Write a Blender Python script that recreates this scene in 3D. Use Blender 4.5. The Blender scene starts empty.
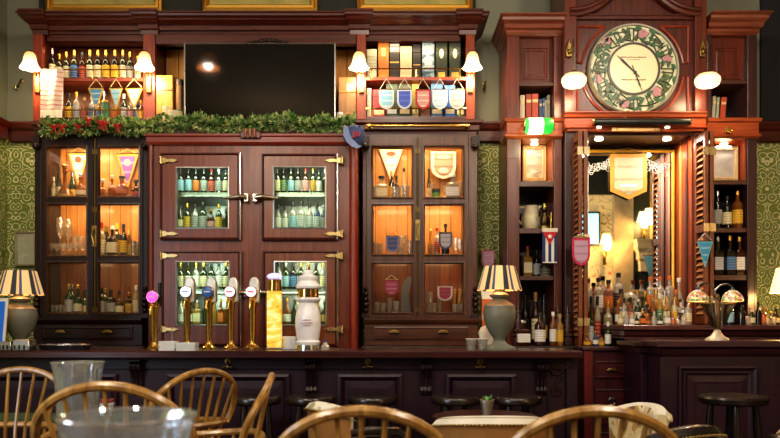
import bpy, bmesh, math, random
from mathutils import Vector, Matrix
R = random.Random(7)
PI = math.pi
F, CX, HY, CAMZ = 758.0, 390.0, 322.0, 1.2       # focal length and horizon measured on the photograph
col = bpy.context.scene.collection
def wx(px, Y): return (px-CX)*Y/F
def wz(py, Y): return CAMZ+(HY-py)*Y/F
# ------------------------------------------------------------------ materials
def lin(h):
    v = [int(h[i:i+2], 16)/255 for i in (0, 2, 4)]
    return tuple(((c+.055)/1.055)**2.4 if c > .04045 else c/12.92 for c in v)+(1,)
MATS = {}
def nt(name):
    m = bpy.data.materials.new(name); m.use_nodes = True
    n = m.node_tree; n.nodes.clear()
    o = n.nodes.new('ShaderNodeOutputMaterial')
    return m, n, o
def N(n, t, **kw):
    x = n.nodes.new('ShaderNode'+t)
    for k, v in kw.items():
        if k[0] == '_': setattr(x, k[1:], v)
        else:
            x.inputs[k.replace('__', ' ')].default_value = v
    return x
def L(n, a, b): n.links.new(a, b)
def princ(n, o, color=None, rough=.4, metal=0, coat=0, emit=None, es=0, spec=.5):
    p = n.nodes.new('ShaderNodeBsdfPrincipled')
    if color is not None: p.inputs['Base Color'].default_value = color
    p.inputs['Roughness'].default_value = rough; p.inputs['Metallic'].default_value = metal
    p.inputs['Coat Weight'].default_value = coat; p.inputs['Specular IOR Level'].default_value = spec
    if emit is not None:
        p.inputs['Emission Color'].default_value = emit; p.inputs['Emission Strength'].default_value = es
    L(n, p.outputs[0], o.inputs[0]); return p
def coords(n, scale=(1,1,1), which='Object'):
    tc = n.nodes.new('ShaderNodeTexCoord'); mp = n.nodes.new('ShaderNodeMapping')
    mp.inputs['Scale'].default_value = scale
    L(n, tc.outputs[which], mp.inputs[0]); return mp.outputs[0]
def ramp(n, fac, stops):
    r = n.nodes.new('ShaderNodeValToRGB'); e = r.color_ramp.elements
    while len(e) < len(stops): e.new(.5)
    for i, (p, c) in enumerate(stops): e[i].position = p; e[i].color = lin(c) if isinstance(c, str) else c
    L(n, fac, r.inputs[0]); return r.outputs[0]
def plain(hexc, rough=.45, metal=0, coat=0, spec=.5):
    k = ('p', hexc, rough, metal, coat)
    if k not in MATS:
        m, n, o = nt('surface '+hexc)
        p = princ(n, o, lin(hexc), rough, metal, coat, spec=spec)
        ns = N(n, 'TexNoise', Scale=9.0, Detail=3.0); L(n, coords(n), ns.inputs['Vector'])
        h = lin(hexc); c = ramp(n, ns.outputs[0], [(.3, tuple(x*.86 for x in h[:3])+(1,)), (.7, tuple(min(1, x*1.1) for x in h[:3])+(1,))])
        L(n, c, p.inputs['Base Color']); MATS[k] = m
    return MATS[k]
def wood(a, b, axis='z', rough=.34, coat=.25, fine=1.0):
    k = ('w', a, b, axis, rough, fine)
    if k not in MATS:
        m, n, o = nt('wood '+a)
        p = princ(n, o, None, rough, 0, coat); p.inputs['Coat Roughness'].default_value = .25
        s = {'z': (16, 16, 1.1), 'x': (1.1, 16, 16), 'y': (16, 1.1, 16)}[axis]
        v = coords(n, tuple(q*fine for q in s))
        ns = N(n, 'TexNoise', Scale=2.2, Detail=5.0, Distortion=.6); L(n, v, ns.inputs['Vector'])
        c = ramp(n, ns.outputs[0], [(.28, a), (.72, b)]); L(n, c, p.inputs['Base Color'])
        bm_ = N(n, 'Bump', Strength=.08, Distance=.01); L(n, ns.outputs[0], bm_.inputs['Height']); L(n, bm_.outputs[0], p.inputs['Normal'])
        MATS[k] = m
    return MATS[k]
def planks(a, b, width=.09, rough=.45):
    k = ('pl', a, b, width)
    if k not in MATS:
        m, n, o = nt('planked veneer '+a); p = princ(n, o, None, rough, 0, .15)
        tc = coords(n); sx = N(n, 'SeparateXYZ'); L(n, tc, sx.inputs[0])
        d = N(n, 'Math', _operation='DIVIDE'); L(n, sx.outputs[0], d.inputs[0]); d.inputs[1].default_value = width
        fl = N(n, 'Math', _operation='FLOOR'); L(n, d.outputs[0], fl.inputs[0])
        fr = N(n, 'Math', _operation='FRACT'); L(n, d.outputs[0], fr.inputs[0])
        wn = N(n, 'TexWhiteNoise', _noise_dimensions='1D'); L(n, fl.outputs[0], wn.inputs['W'])
        v = coords(n, (20, 20, 1.3)); ns = N(n, 'TexNoise', Scale=2.0, Detail=4.0); L(n, v, ns.inputs['Vector'])
        mx = N(n, 'Math', _operation='MULTIPLY_ADD'); L(n, wn.outputs[0], mx.inputs[0]); mx.inputs[1].default_value = .35; L(n, ns.outputs[0], mx.inputs[2])
        c = ramp(n, mx.outputs[0], [(.35, a), (.95, b)])
        gt = N(n, 'Math', _operation='GREATER_THAN'); L(n, fr.outputs[0], gt.inputs[0]); gt.inputs[1].default_value = .05
        mm = N(n, 'Mix', _data_type='RGBA'); L(n, gt.outputs[0], mm.inputs['Factor']); mm.inputs['A'].default_value = lin('3a1c08'); L(n, c, mm.inputs['B'])
        L(n, mm.outputs['Result'], p.inputs['Base Color']); MATS[k] = m
    return MATS[k]
def metal(hexc, rough=.22):
    k = ('m', hexc, rough)
    if k not in MATS:
        m, n, o = nt('metal '+hexc); p = princ(n, o, lin(hexc), rough, 1)
        ns = N(n, 'TexNoise', Scale=30.0); L(n, coords(n), ns.inputs['Vector'])
        mr = N(n, 'MapRange', To__Min=rough*.7, To__Max=rough*1.4); L(n, ns.outputs[0], mr.inputs[0]); L(n, mr.outputs[0], p.inputs['Roughness'])
        MATS[k] = m
    return MATS[k]
def glow(hexc, strength, base=None, mixin=.0):
    k = ('g', hexc, strength)
    if k not in MATS:
        m, n, o = nt('lit glass '+hexc); princ(n, o, lin(base or hexc), .3, 0, 0, lin(hexc), strength); MATS[k] = m
    return MATS[k]
def glass(tint='ffffff', clear=.9, refl=.08, body=0.0, bodycol='ffffff', rough=.02):
    """thin clear or tinted glass: see-through, a fresnel reflection and (for vessels) a little body colour"""
    k = ('gl', tint, clear, refl, body, bodycol)
    if k not in MATS:
        m, n, o = nt('glass '+tint)
        t = N(n, 'BsdfTransparent'); t.inputs[0].default_value = tuple(c*clear for c in lin(tint)[:3])+(1,)
        g = N(n, 'BsdfGlossy', Roughness=rough); g.inputs[0].default_value = (1, 1, 1, 1)
        lw = N(n, 'LayerWeight', Blend=.35)
        f = N(n, 'MapRange', To__Min=refl, To__Max=min(.9, refl*5+.1)); L(n, lw.outputs['Facing'], f.inputs[0])
        mx = N(n, 'MixShader'); L(n, f.outputs[0], mx.inputs[0]); L(n, g.outputs[0], mx.inputs[2])
        if body > 0:
            d = N(n, 'BsdfDiffuse'); d.inputs[0].default_value = lin(bodycol)
            tl = N(n, 'BsdfTranslucent'); tl.inputs[0].default_value = lin(bodycol)
            m0 = N(n, 'MixShader', Fac=.5); L(n, d.outputs[0], m0.inputs[1]); L(n, tl.outputs[0], m0.inputs[2])
            m2 = N(n, 'MixShader', Fac=body); L(n, t.outputs[0], m2.inputs[1]); L(n, m0.outputs[0], m2.inputs[2]); L(n, m2.outputs[0], mx.inputs[1])
        else: L(n, t.outputs[0], mx.inputs[1])
        L(n, mx.outputs[0], o.inputs[0]); MATS[k] = m
    return MATS[k]
def paper(hexc, ink='6a5a50', n_lines=5.0, amount=.55):
    """printed label: soft streaks of illegible small print"""
    k = ('pa', hexc, ink, n_lines)
    if k not in MATS:
        m, n, o = nt('printed paper '+hexc); p = princ(n, o, None, .6)
        sx = N(n, 'SeparateXYZ'); L(n, coords(n, which='Generated'), sx.inputs[0])
        w = N(n, 'Math', _operation='MULTIPLY'); L(n, sx.outputs[2], w.inputs[0]); w.inputs[1].default_value = n_lines*6.283
        s = N(n, 'Math', _operation='SINE'); L(n, w.outputs[0], s.inputs[0])
        ns = N(n, 'TexNoise', Scale=3.0, Detail=2.0); L(n, coords(n, (1.5, 1.5, n_lines), 'Generated'), ns.inputs['Vector'])
        ml = N(n, 'Math', _operation='MULTIPLY'); L(n, s.outputs[0], ml.inputs[0]); L(n, ns.outputs[0], ml.inputs[1])
        c = ramp(n, ml.outputs[0], [(.22, hexc), (.5, ink)])
        mm = N(n, 'Mix', _data_type='RGBA'); mm.inputs['Factor'].default_value = amount
        mm.inputs['A'].default_value = lin(hexc); L(n, c, mm.inputs['B']); L(n, mm.outputs['Result'], p.inputs['Base Color'])
        MATS[k] = m
    return MATS[k]
def blotch(colors, scale=8.0, rough=.6, which='Object', emit=0, rings=False):
    """voronoi cells taking a palette: stained glass, florals, prints"""
    k = ('bl', tuple(colors), scale, emit)
    if k not in MATS:
        m, n, o = nt('patterned '+colors[0]); p = princ(n, o, None, rough)
        vo = N(n, 'TexVoronoi', Scale=scale); L(n, coords(n, which=which), vo.inputs['Vector'])
        sx = N(n, 'SeparateColor'); L(n, vo.outputs['Color'], sx.inputs[0])
        st = [(i/len(colors), c) for i, c in enumerate(colors)]
        r = n.nodes.new('ShaderNodeValToRGB'); r.color_ramp.interpolation = 'CONSTANT'; e = r.color_ramp.elements
        while len(e) < len(st): e.new(.5)
        for i, (q, c) in enumerate(st): e[i].position = q; e[i].color = lin(c)
        L(n, sx.outputs[0], r.inputs[0]); L(n, r.outputs[0], p.inputs['Base Color'])
        if emit:
            L(n, r.outputs[0], p.inputs['Emission Color']); p.inputs['Emission Strength'].default_value = emit
        MATS[k] = m
    return MATS[k]
# ------------------------------------------------------------------ objects
ORG = {}
def tag(o, label=None, cat=None, group=None, kind=None):
    if label: o['label'] = label
    if cat: o['category'] = cat
    if group: o['group'] = group
    if kind: o['kind'] = kind
    return o
def thing(name, label, cat, loc=(0, 0, 0), rz=0, group=None):
    o = bpy.data.objects.new(name, None); col.objects.link(o); o.empty_display_size = .05
    o.location = loc; o.rotation_euler = (0, 0, rz); ORG[o.name] = Vector(loc) if rz == 0 else None
    return tag(o, label, cat, group)
def rootloc(p):
    while p.parent is not None: p = p.parent
    return ORG.get(p.name)
class MB:
    """collects shapes (world coordinates unless local) and links them as one mesh object"""
    def __init__(s): s.v = []; s.f = []
    def add(s, vs, fs):
        k = len(s.v); s.v += [tuple(q) for q in vs]; s.f += [tuple(i+k for i in f) for f in fs]; return s
    def box(s, x0, x1, y0, y1, z0, z1):
        x0, x1 = min(x0, x1), max(x0, x1); y0, y1 = min(y0, y1), max(y0, y1); z0, z1 = min(z0, z1), max(z0, z1)
        return s.add([(x0,y0,z0),(x1,y0,z0),(x1,y1,z0),(x0,y1,z0),(x0,y0,z1),(x1,y0,z1),(x1,y1,z1),(x0,y1,z1)],
                     [(0,3,2,1),(4,5,6,7),(0,1,5,4),(1,2,6,5),(2,3,7,6),(3,0,4,7)])
    def pbox(s, px0, py0, px1, py1, Y, d):
        return s.box(wx(px0, Y), wx(px1, Y), Y, Y+d, wz(py1, Y), wz(py0, Y))
    def lathe(s, prof, c=(0, 0, 0), n=16, sx=1, sy=1, rot=0, M=None):
        vs, fs = [], []
        for r, z in prof:
            for i in range(n):
                a = rot+2*PI*i/n; p = Vector((r*math.cos(a)*sx, r*math.sin(a)*sy, z))
                if M: p = M @ p
                vs.append(p+Vector(c))
        m = len(prof)
        for j in range(m-1):
            for i in range(n):
                k = (i+1) % n; fs.append((j*n+i, j*n+k, (j+1)*n+k, (j+1)*n+i))
        if prof[0][0] > 1e-6 and s.caps: fs.append(tuple(reversed(range(n))))
        if prof[-1][0] > 1e-6 and s.caps: fs.append(tuple((m-1)*n+i for i in range(n)))
        return s.add(vs, fs)
    caps = True
    def tube(s, pts, r, n=8, closed=False, flat=1.0):
        pts = [Vector(p) for p in pts]; m = len(pts); vs, fs = [], []
        rs = r if isinstance(r, (list, tuple)) else [r]*m
        up = Vector((0, 0, 1)); prev = None
        for i, p in enumerate(pts):
            a = pts[(i-1) % m] if (closed or i > 0) else p; b = pts[(i+1) % m] if (closed or i < m-1) else p
            t = (b-a).normalized()
            if prev is None:
                u = t.cross(up)
                if u.length < .1: u = t.cross(Vector((0, 1, 0)))
            else: u = prev-t*prev.dot(t)
            u.normalize(); w = t.cross(u); prev = u
            for k in range(n):
                q = 2*PI*k/n; vs.append(p+u*rs[i]*math.cos(q)+w*rs[i]*math.sin(q)*flat)
        for i in range(m if closed else m-1):
            j = (i+1) % m
            for k in range(n):
                l = (k+1) % n; fs.append((i*n+k, i*n+l, j*n+l, j*n+k))
        if not closed: fs += [tuple(reversed(range(n))), tuple((m-1)*n+k for k in range(n))]
        return s.add(vs, fs)
    def prism(s, poly, y0, y1, axis='y'):
        """poly in XZ extruded along Y (axis y), in XY along Z (axis z), or in YZ along X (axis x)"""
        k = len(poly)
        f = {'y': lambda a, b, t: (a, t, b), 'z': lambda a, b, t: (a, b, t), 'x': lambda a, b, t: (t, a, b)}[axis]
        vs = [f(a, b, y0) for a, b in poly]+[f(a, b, y1) for a, b in poly]
        return s.add(vs, [tuple(range(k)), tuple(reversed(range(k, 2*k)))]+[(i, i+k, (i+1) % k+k, (i+1) % k) for i in range(k)])
    def rings(s, loops, cap0=True, cap1=True):
        n = len(loops[0]); vs = [p for l in loops for p in l]; fs = []
        for j in range(len(loops)-1):
            for i in range(n):
                k = (i+1) % n; fs.append((j*n+i, j*n+k, (j+1)*n+k, (j+1)*n+i))
        if cap0: fs.append(tuple(reversed(range(n))))
        if cap1: fs.append(tuple((len(loops)-1)*n+i for i in range(n)))
        return s.add(vs, fs)
    def tier(s, x0, x1, yf, yb, prof, kl=1, kr=1):
        """mitred moulding block: at each (e, z) the footprint grows by e to the left, right and front"""
        return s.rings([[(x0-e*kl, yf-e, z), (x1+e*kr, yf-e, z), (x1+e*kr, yb, z), (x0-e*kl, yb, z)] for e, z in prof])
    def frame(s, x0, x1, z0, z1, y, prof):
        """picture-frame moulding facing -Y: prof = (inset, y offset)"""
        lp = [[(x0+i, y+d, z0+i), (x1-i, y+d, z0+i), (x1-i, y+d, z1-i), (x0+i, y+d, z1-i)] for i, d in prof]
        lp.append(lp[0]); return s.rings(lp, False, False)
    def field(s, x0, x1, z0, z1, y, prof):
        """raised or sunk panel facing -Y, closed in the middle"""
        lp = [[(x0+i, y+d, z0+i), (x1-i, y+d, z0+i), (x1-i, y+d, z1-i), (x0+i, y+d, z1-i)] for i, d in prof]
        return s.rings(lp, False, True)
    def ball(s, c, r, n=10, sx=1, sy=1, sz=1):
        prof = [(max(1e-5, math.sin(PI*i/n))*r, -math.cos(PI*i/n)*r*sz) for i in range(n+1)]
        prof[0] = (0, prof[0][1]); prof[-1] = (0, prof[-1][1])
        return s.lathe(prof, c, n+4, sx, sy)
    def build(s, name, mat, parent=None, smooth=False, bevel=0, local=False, label=None, kind=None):
        me = bpy.data.meshes.new(name); o = bpy.data.objects.new(name, me); col.objects.link(o)
        vs = s.v
        if parent is not None:
            o.parent = parent
            if not local:
                q = rootloc(parent); vs = [(a-q.x, b-q.y, c-q.z) for a, b, c in vs]
        me.from_pydata(vs, [], s.f)
        b = bmesh.new(); b.from_mesh(me); bmesh.ops.remove_doubles(b, verts=b.verts, dist=1e-5)
        bmesh.ops.recalc_face_normals(b, faces=b.faces)
        if smooth:
            for f in b.faces: f.smooth = True
            for e in b.edges:
                if len(e.link_faces) == 2 and e.calc_face_angle(0) > .7: e.smooth = False
        b.to_mesh(me); b.free(); me.materials.append(mat)
        if bevel:
            m = o.modifiers.new('bevel', 'BEVEL'); m.width = bevel; m.segments = 2; m.limit_method = 'ANGLE'; m.harden_normals = False
        if label: o['label'] = label
        if kind: o['kind'] = kind
        return o
def dup(o, loc=None, rz=None, label=None, group=None, scale=None, parent=None):
    c = o.copy(); col.objects.link(c)
    if parent is not None: c.parent = parent
    if loc is not None: c.location = loc
    if rz is not None: c.rotation_euler = (0, 0, rz)
    if scale is not None: c.scale = scale
    if label: c['label'] = label
    if group: c['group'] = group
    for ch in list(o.children): dup(ch, parent=c)
    return c
def light(name, kind, loc, power, color, size=.05, rot=None, sy=None):
    d = bpy.data.lights.new(name, kind); d.energy = power; d.color = lin(color)[:3]
    if kind == 'AREA':
        d.size = size
        if sy: d.shape = 'RECTANGLE'; d.size_y = sy
    elif kind != 'SUN': d.shadow_soft_size = size
    o = bpy.data.objects.new(name, d); col.objects.link(o); o.location = loc
    if rot: o.rotation_euler = rot
    return o
ORD = 'first second third fourth fifth sixth seventh eighth ninth tenth eleventh twelfth thirteenth fourteenth fifteenth'.split()
# ------------------------------------------------------------------ shared finishes
BRASS = metal('d8b264', .2); OLDBRASS = metal('96804c', .35); CHROME = metal('dcdcdc', .14); STEEL = metal('b4b6b4', .3)
GOLD = metal('d8a850', .42)
MAH = wood('3a140e', '5e2618'); MAHX = wood('3a140e', '5e2618', 'x')
DARK = wood('170608', '2c0e10', rough=.42, coat=.06); DARKX = wood('170608', '2c0e10', 'x', .42, .06)
MID = wood('43251a', '6a3f2a'); MIDX = wood('43251a', '6a3f2a', 'x')
FRID = wood('60240f', '86401c'); FRIDX = wood('60240f', '86401c', 'x')
BARW = wood('1c0818', '321026', rough=.42, coat=.08); BARX = wood('1c0818', '321026', 'x', .42, .08)
TOPW = wood('2c1014', '4a2020', 'x', .25, .4)
STILE = wood('6a2414', '9c4322')
BACK_LIT = planks('b07430', 'd89c50'); BACK_DIM = planks('5a2c12', '8a4a1e')  # cabinet back veneer, light painted in: lit tone for upper rows, dim below
PANE = glass('ffffff', .97, .03)
# ------------------------------------------------------------------ setting
XL, XR, YB, YF, ZC = -3.23, 5.7, 6.4, -1.62, 4.45
def damask():
    m, n, o = nt('wall paint over green scroll wallpaper'); p = princ(n, o, None, .5)
    geo = N(n, 'NewGeometry'); s = N(n, 'SeparateXYZ'); L(n, geo.outputs['Position'], s.inputs[0])
    ax = N(n, 'Math', _operation='ADD'); L(n, s.outputs[0], ax.inputs[0]); L(n, s.outputs[1], ax.inputs[1])
    pp = N(n, 'Math', _operation='PINGPONG'); L(n, ax.outputs[0], pp.inputs[0]); pp.inputs[1].default_value = .135
    cb0 = N(n, 'CombineXYZ'); L(n, pp.outputs[0], cb0.inputs[0]); L(n, s.outputs[2], cb0.inputs[2])
    wn = N(n, 'TexNoise', Scale=9.0, Detail=1.0); L(n, cb0.outputs[0], wn.inputs['Vector'])
    cb = N(n, 'VectorMath', _operation='MULTIPLY_ADD'); L(n, wn.outputs['Color'], cb.inputs[0]); cb.inputs[1].default_value = (.05, .05, .05); L(n, cb0.outputs[0], cb.inputs[2])
    vo = N(n, 'TexVoronoi', Scale=13.0, Randomness=.7); L(n, cb.outputs[0], vo.inputs['Vector'])
    w = N(n, 'Math', _operation='MULTIPLY'); L(n, vo.outputs['Distance'], w.inputs[0]); w.inputs[1].default_value = 21.0
    sn = N(n, 'Math', _operation='SINE'); L(n, w.outputs[0], sn.inputs[0])
    c = ramp(n, sn.outputs[0], [(.58, '84924c'), (.9, 'eae8b4')])
    g = N(n, 'Math', _operation='GREATER_THAN'); L(n, s.outputs[2], g.inputs[0]); g.inputs[1].default_value = 2.8
    ns = N(n, 'TexNoise', Scale=2.0); pc = ramp(n, ns.outputs[0], [(.3, '74776a'), (.7, '84866f')])
    mm = N(n, 'Mix', _data_type='RGBA'); L(n, g.outputs[0], mm.inputs['Factor']); L(n, c, mm.inputs['A']); L(n, pc, mm.inputs['B'])
    L(n, mm.outputs['Result'], p.inputs['Base Color'])
    bm_ = N(n, 'Bump', Strength=.35, Distance=.01); bl = N(n, 'Math', _operation='SUBTRACT'); bl.inputs[0].default_value = 1.0; L(n, g.outputs[0], bl.inputs[1]); bh = N(n, 'Math', _operation='MULTIPLY'); L(n, sn.outputs[0], bh.inputs[0]); L(n, bl.outputs[0], bh.inputs[1]); L(n, bh.outputs[0], bm_.inputs['Height']); L(n, bm_.outputs[0], p.inputs['Normal'])
    return m
WALLM = damask()
def struct(name, mb, mat, **k): return tag(mb.build(name, mat, **k), kind='structure')
struct('floor', MB().box(XL-.2, XR+.2, YF-.2, YB+.2, -.1, 0), wood('2a1610', '4a2a1a', 'x'))
struct('ceiling', MB().box(XL-.2, XR+.2, YF-.2, YB+.2, ZC, ZC+.1), plain('8a7a60', .8))
struct('wall_back', MB().box(XL-.2, XR+.2, YB, YB+.15, 0, ZC), WALLM)
struct('wall_left', MB().box(XL-.15, XL, YF-.1, YB, 0, ZC), WALLM)
struct('wall_right', MB().box(XR, XR+.15, YF-.1, YB, 0, ZC), plain('6a5a3c', .7))
# the wall behind the camera, seen in the bar mirror: flowered paper on the right
def floral():
    m, n, o = nt('cream wallpaper with flowering branches'); p = princ(n, o, None, .6)
    geo = N(n, 'NewGeometry')
    v1 = N(n, 'TexVoronoi', Scale=4.2); L(n, geo.outputs['Position'], v1.inputs['Vector'])
    c1 = ramp(n, v1.outputs['Distance'], [(.13, 'c46a4a'), (.22, 'e8dcae')])
    ns = N(n, 'TexNoise', Scale=2.6, Detail=3.0, Distortion=1.6); L(n, geo.outputs['Position'], ns.inputs['Vector'])
    br = N(n, 'Math', _operation='SUBTRACT'); L(n, ns.outputs[0], br.inputs[0]); br.inputs[1].default_value = .5
    ab = N(n, 'Math', _operation='ABSOLUTE'); L(n, br.outputs[0], ab.inputs[0])
    lt = N(n, 'Math', _operation='LESS_THAN'); L(n, ab.outputs[0], lt.inputs[0]); lt.inputs[1].default_value = .012
    mm = N(n, 'Mix', _data_type='RGBA'); L(n, lt.outputs[0], mm.inputs['Factor']); L(n, c1, mm.inputs['A']); mm.inputs['B'].default_value = lin('8a7a3c')
    L(n, mm.outputs['Result'], p.inputs['Base Color']); return m
struct('wall_front', MB().box(XL-.2, 3.3, YF-.15, YF, 0, ZC), plain('3a3a2c', .8))
struct('wall_front', MB().box(3.301, XR+.2, YF-.15, YF, 0, ZC), floral())
# chair rail between paint and wallpaper
def rail(x0, x1, nm):
    struct(nm, MB().tier(x0, x1, YB-.03, YB, [(0, 2.71), (.012, 2.72), (.012, 2.80), (.03, 2.82), (.045, 2.86), (.045, 2.875)]), MAHX)
rail(XL+.05, -2.98, 'trim_1'); rail(.74, 1.0, 'trim_2'); rail(3.1, XR-.05, 'trim_3')
struct('trim_4', MB().prism([(XL, 2.71), (XL+.045, 2.72), (XL+.045, 2.8), (XL+.075, 2.86), (XL, 2.875)], 0, YB-.08), wood('4a1610', '7a2a1a', 'y'))
# dark upper wall behind the frames; right of the clock a dark panel paints in shade
struct('trim_5', MB().box(-2.95, .72, YB-.03, YB, 3.52, ZC), plain('2a2c22', .7))
struct('shade_panel', MB().box(3.12, XR-.03, YB-.03, YB, 2.89, ZC), plain('1c1c22', .7))
# ------------------------------------------------------------------ three framed landscapes above the hutch
def picture(name, px0, py0, px1, py1, Y, fw, fm, art, label, depth=.04, tilt=0):
    x0, x1, z0, z1 = wx(px0, Y), wx(px1, Y), wz(py1, Y), wz(py0, Y)
    t = thing(name, label, 'picture', ((x0+x1)/2, Y+depth, z0))
    MB().frame(x0, x1, z0, z1, Y, [(0, depth), (0, .01), (fw*.3, 0), (fw*.5, .012), (fw*.8, .004), (fw, .02), (fw, depth)]).build('frame', fm, t)
    MB().box(x0+fw*.8, x1-fw*.8, Y+.022, Y+depth, z0+fw*.8, z1-fw*.8).build('canvas', art, t)
    return t
def canvas(cols, sc=2.0):
    m, n, o = nt('painted canvas '+cols[0]); p = princ(n, o, None, .5)
    ns = N(n, 'TexNoise', Scale=sc, Detail=4.0, Distortion=.8); L(n, coords(n, (1, 1, 2.4)), ns.inputs['Vector'])
    L(n, ramp(n, ns.outputs[0], [(.25+.5*i/(len(cols)-1), c) for i, c in enumerate(cols)]), p.inputs['Base Color']); return m
def printlit(cols, sc, es):
    m = canvas(cols, sc); n = m.node_tree; p = next(x for x in n.nodes if x.type == 'BSDF_PRINCIPLED')
    L(n, p.inputs['Base Color'].links[0].from_socket, p.inputs['Emission Color']); p.inputs['Emission Strength'].default_value = es; return m
def floralcloth(cols, sc=9.0):
    m, n, o = nt('floral upholstery '+cols[0]); p = princ(n, o, None, .8)
    ns = N(n, 'TexNoise', Scale=sc, Detail=1.0, Distortion=1.2); L(n, coords(n), ns.inputs['Vector'])
    r = n.nodes.new('ShaderNodeValToRGB'); r.color_ramp.interpolation = 'CONSTANT'; e = r.color_ramp.elements
    while len(e) < len(cols): e.new(.5)
    for i, c in enumerate(cols): e[i].position = (0, .38, .44, .56, .62)[i]; e[i].color = lin(c)
    L(n, ns.outputs[0], r.inputs[0]); L(n, r.outputs[0], p.inputs['Base Color']); return m
OLIVE = canvas(['7a6c34', 'b8a860', '96904c', '6a6030'])
for i, (a, b) in enumerate(((45, 161), (202, 317), (357, 473))):
    picture('framed_painting', a, -75, b, 10.5, 6.3, .06, GOLD, OLIVE,
            ['gold framed olive landscape above the whisky bottle shelves', 'gold framed olive landscape above the black television',
             'gold framed olive landscape above the shelves of tall boxes'][i], .07)
picture('small_print', 14, 231, 35, 266, 6.34, .02, plain('c8c0a0', .5), canvas(['dcdcc8', 'c0c4b0', 'e4e0cc'], 6), 'small pale framed print on green wallpaper by the left lamp')
for px, py, lab in ((21, 84, 'small brass hook on dark wall by the left wall lamp'), (485, 86, 'small brass hook on grey wall right of the tall boxes')):
    x, z = wx(px, 6.38), wz(py, 6.38)
    t = thing('wall_hook', lab, 'hook', (x, 6.385, z))
    MB().lathe([(.0, 0), (.018, 0), (.018, .006), (0, .01)], (x, 6.393, z+.03), 10, M=Matrix.Rotation(PI/2, 3, 'X')).build('back_plate', OLDBRASS, t)
    MB().tube([(x, 6.39, z+.03), (x-.005, 6.36, z+.0), (x-.01, 6.35, z-.04), (x-.02, 6.335, z-.055), (x-.025, 6.33, z-.03)], .007).build('hook_arm', OLDBRASS, t, True)
# ------------------------------------------------------------------ hutch: cornice, two open shelf units, television niche
HF, HB = 6.0, 6.34        # front and back of the upper hutch
x0, x1 = wx(33, HF), wx(476, HF)
zt, zb = wz(11, 5.8), wz(34, HF)
hh = zt-zb
prof = [(e, wz(p, HF+.02-e)) for e, p in ((0, 34), (0, 31.5), (.03, 29.9), (.03, 25.5), (.05, 24.4), (.075, 22), (.105, 19.5), (.11, 18), (.145, 15.2), (.15, 13), (.165, 12), (.165, 10.6))]
t = thing('hutch_cornice', 'long dark red moulded cornice crowning the hutch under the three paintings', 'cornice', ((x0+x1)/2, HB, zb))
MB().tier(x0, x1, HF+.02, HB, prof, .42, .55).build('crown_moulding', MAHX, t)
for a, b in ((33, 48), (141, 158), (350, 369), (459, 476)):
    xa, xb = wx(a, HF), wx(b, HF)
    MB().tier(xa, xb, HF-.005, HB-.02, [(0, zb-.005)]+[(e+.006, z) for e, z in prof[1:-1]]+[(.171, prof[-1][1]+.004)], .22, .22).build('breakfront', MAHX, t)
MB().pbox(47, 32, 460, 41, HF+.04, .1).build('frieze', MAHX, t)
def shelf_unit(label, xs, top, shelf, bot, back):
    (a, b), (c, d) = xs
    t = thing('hutch_shelf_unit', label, 'shelf unit', (wx((a+d)/2, HF), HB, wz(bot, HF)))
    for p, q in xs:
        MB().pbox(p, top, q, bot, HF, .05).build('front_stile', STILE, t, bevel=.004)
        MB().box(wx(p, HF)+.008, wx(q, HF)-.008, HF+.05, HB-.02, wz(bot, HF), wz(top, HF)).build('side_panel', MAH, t)
    MB().box(wx(a, HF), wx(d, HF), HB-.02, HB, wz(bot, HF), wz(top, HF)).build('back_panel', back, t)
    X0, X1 = wx(b, HF), wx(c, HF)
    zs = wz(shelf, HF); MB().box(X0, X1, HF+.01, HB-.02, zs-.026, zs).build('shelf', wood('7a2c16', 'a84c26', 'x'), t)
    zb_ = wz(bot, HF); MB().box(X0, X1, HF-.0, HB-.02, zb_, zb_+.025).build('bottom_board', MAHX, t)
    for z in (zs, zb_+.025):
        g = MB().tube([(X0, HF+.0, z+.062), (X1, HF+.0, z+.062)], .006)
        g.build('gallery_rail', BRASS, t, True)
        for k in range(3):
            xx = X0+(X1-X0)*(.06+.44*k)
            MB().tube([(xx, HF+.012, z-.005), (xx, HF+.004, z+.062)], .006).build('rail_post', BRASS, t, True)
    for zz in (wz(top, HF)-.09, zs-.04): light('shelf_fill_light', 'AREA', ((X0+X1)/2, HF+.02, zz), .8, 'ffe2b8', X1-X0-.06, (.7, 0, 0), .03)  # unseen strip lights added to brighten the shelves
    return zs, zb_+.025
zs1, zb1 = shelf_unit('open hutch shelves of bottles left of the television', ((33, 42.5), (143, 155)), 34, 77.5, 121, planks('5a2c10', '8e4c1c'))
zs2, zb2 = shelf_unit('open hutch shelves of tall boxes right of the television', ((356.5, 366), (466, 475)), 34, 76.5, 119.5, planks('4a2a14', '6a3c1c'))
t = thing('television_niche', 'honey veneer niche panelling behind the black television', 'wall panelling', (wx(256, HF), HB, wz(122, HF)))
MB().box(wx(155, HF)+.002, wx(356.5, HF)-.002, HB-.04, HB, wz(124, HF), wz(36, HF)).build('back_panel', planks('a06a28', 'c8903c', .14), t)
MB().pbox(155.3, 34, 356.2, 44, HF-.01, .06).build('valance', MAHX, t, bevel=.004)
c = MB()
for k in range(-5, 6):
    c.ball((wx(268+k*4, 5.97), 5.985, wz(40.5-1.3*math.cos(k*.6), 5.97)), .018-.001*abs(k), 8, 1.2, .6, .8)
c.build('carved_swag', DARK, t, True)
MB().pbox(155.3, 122.8, 356.2, 135, HF-.02, .3).build('ledge', MAHX, t)
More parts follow.
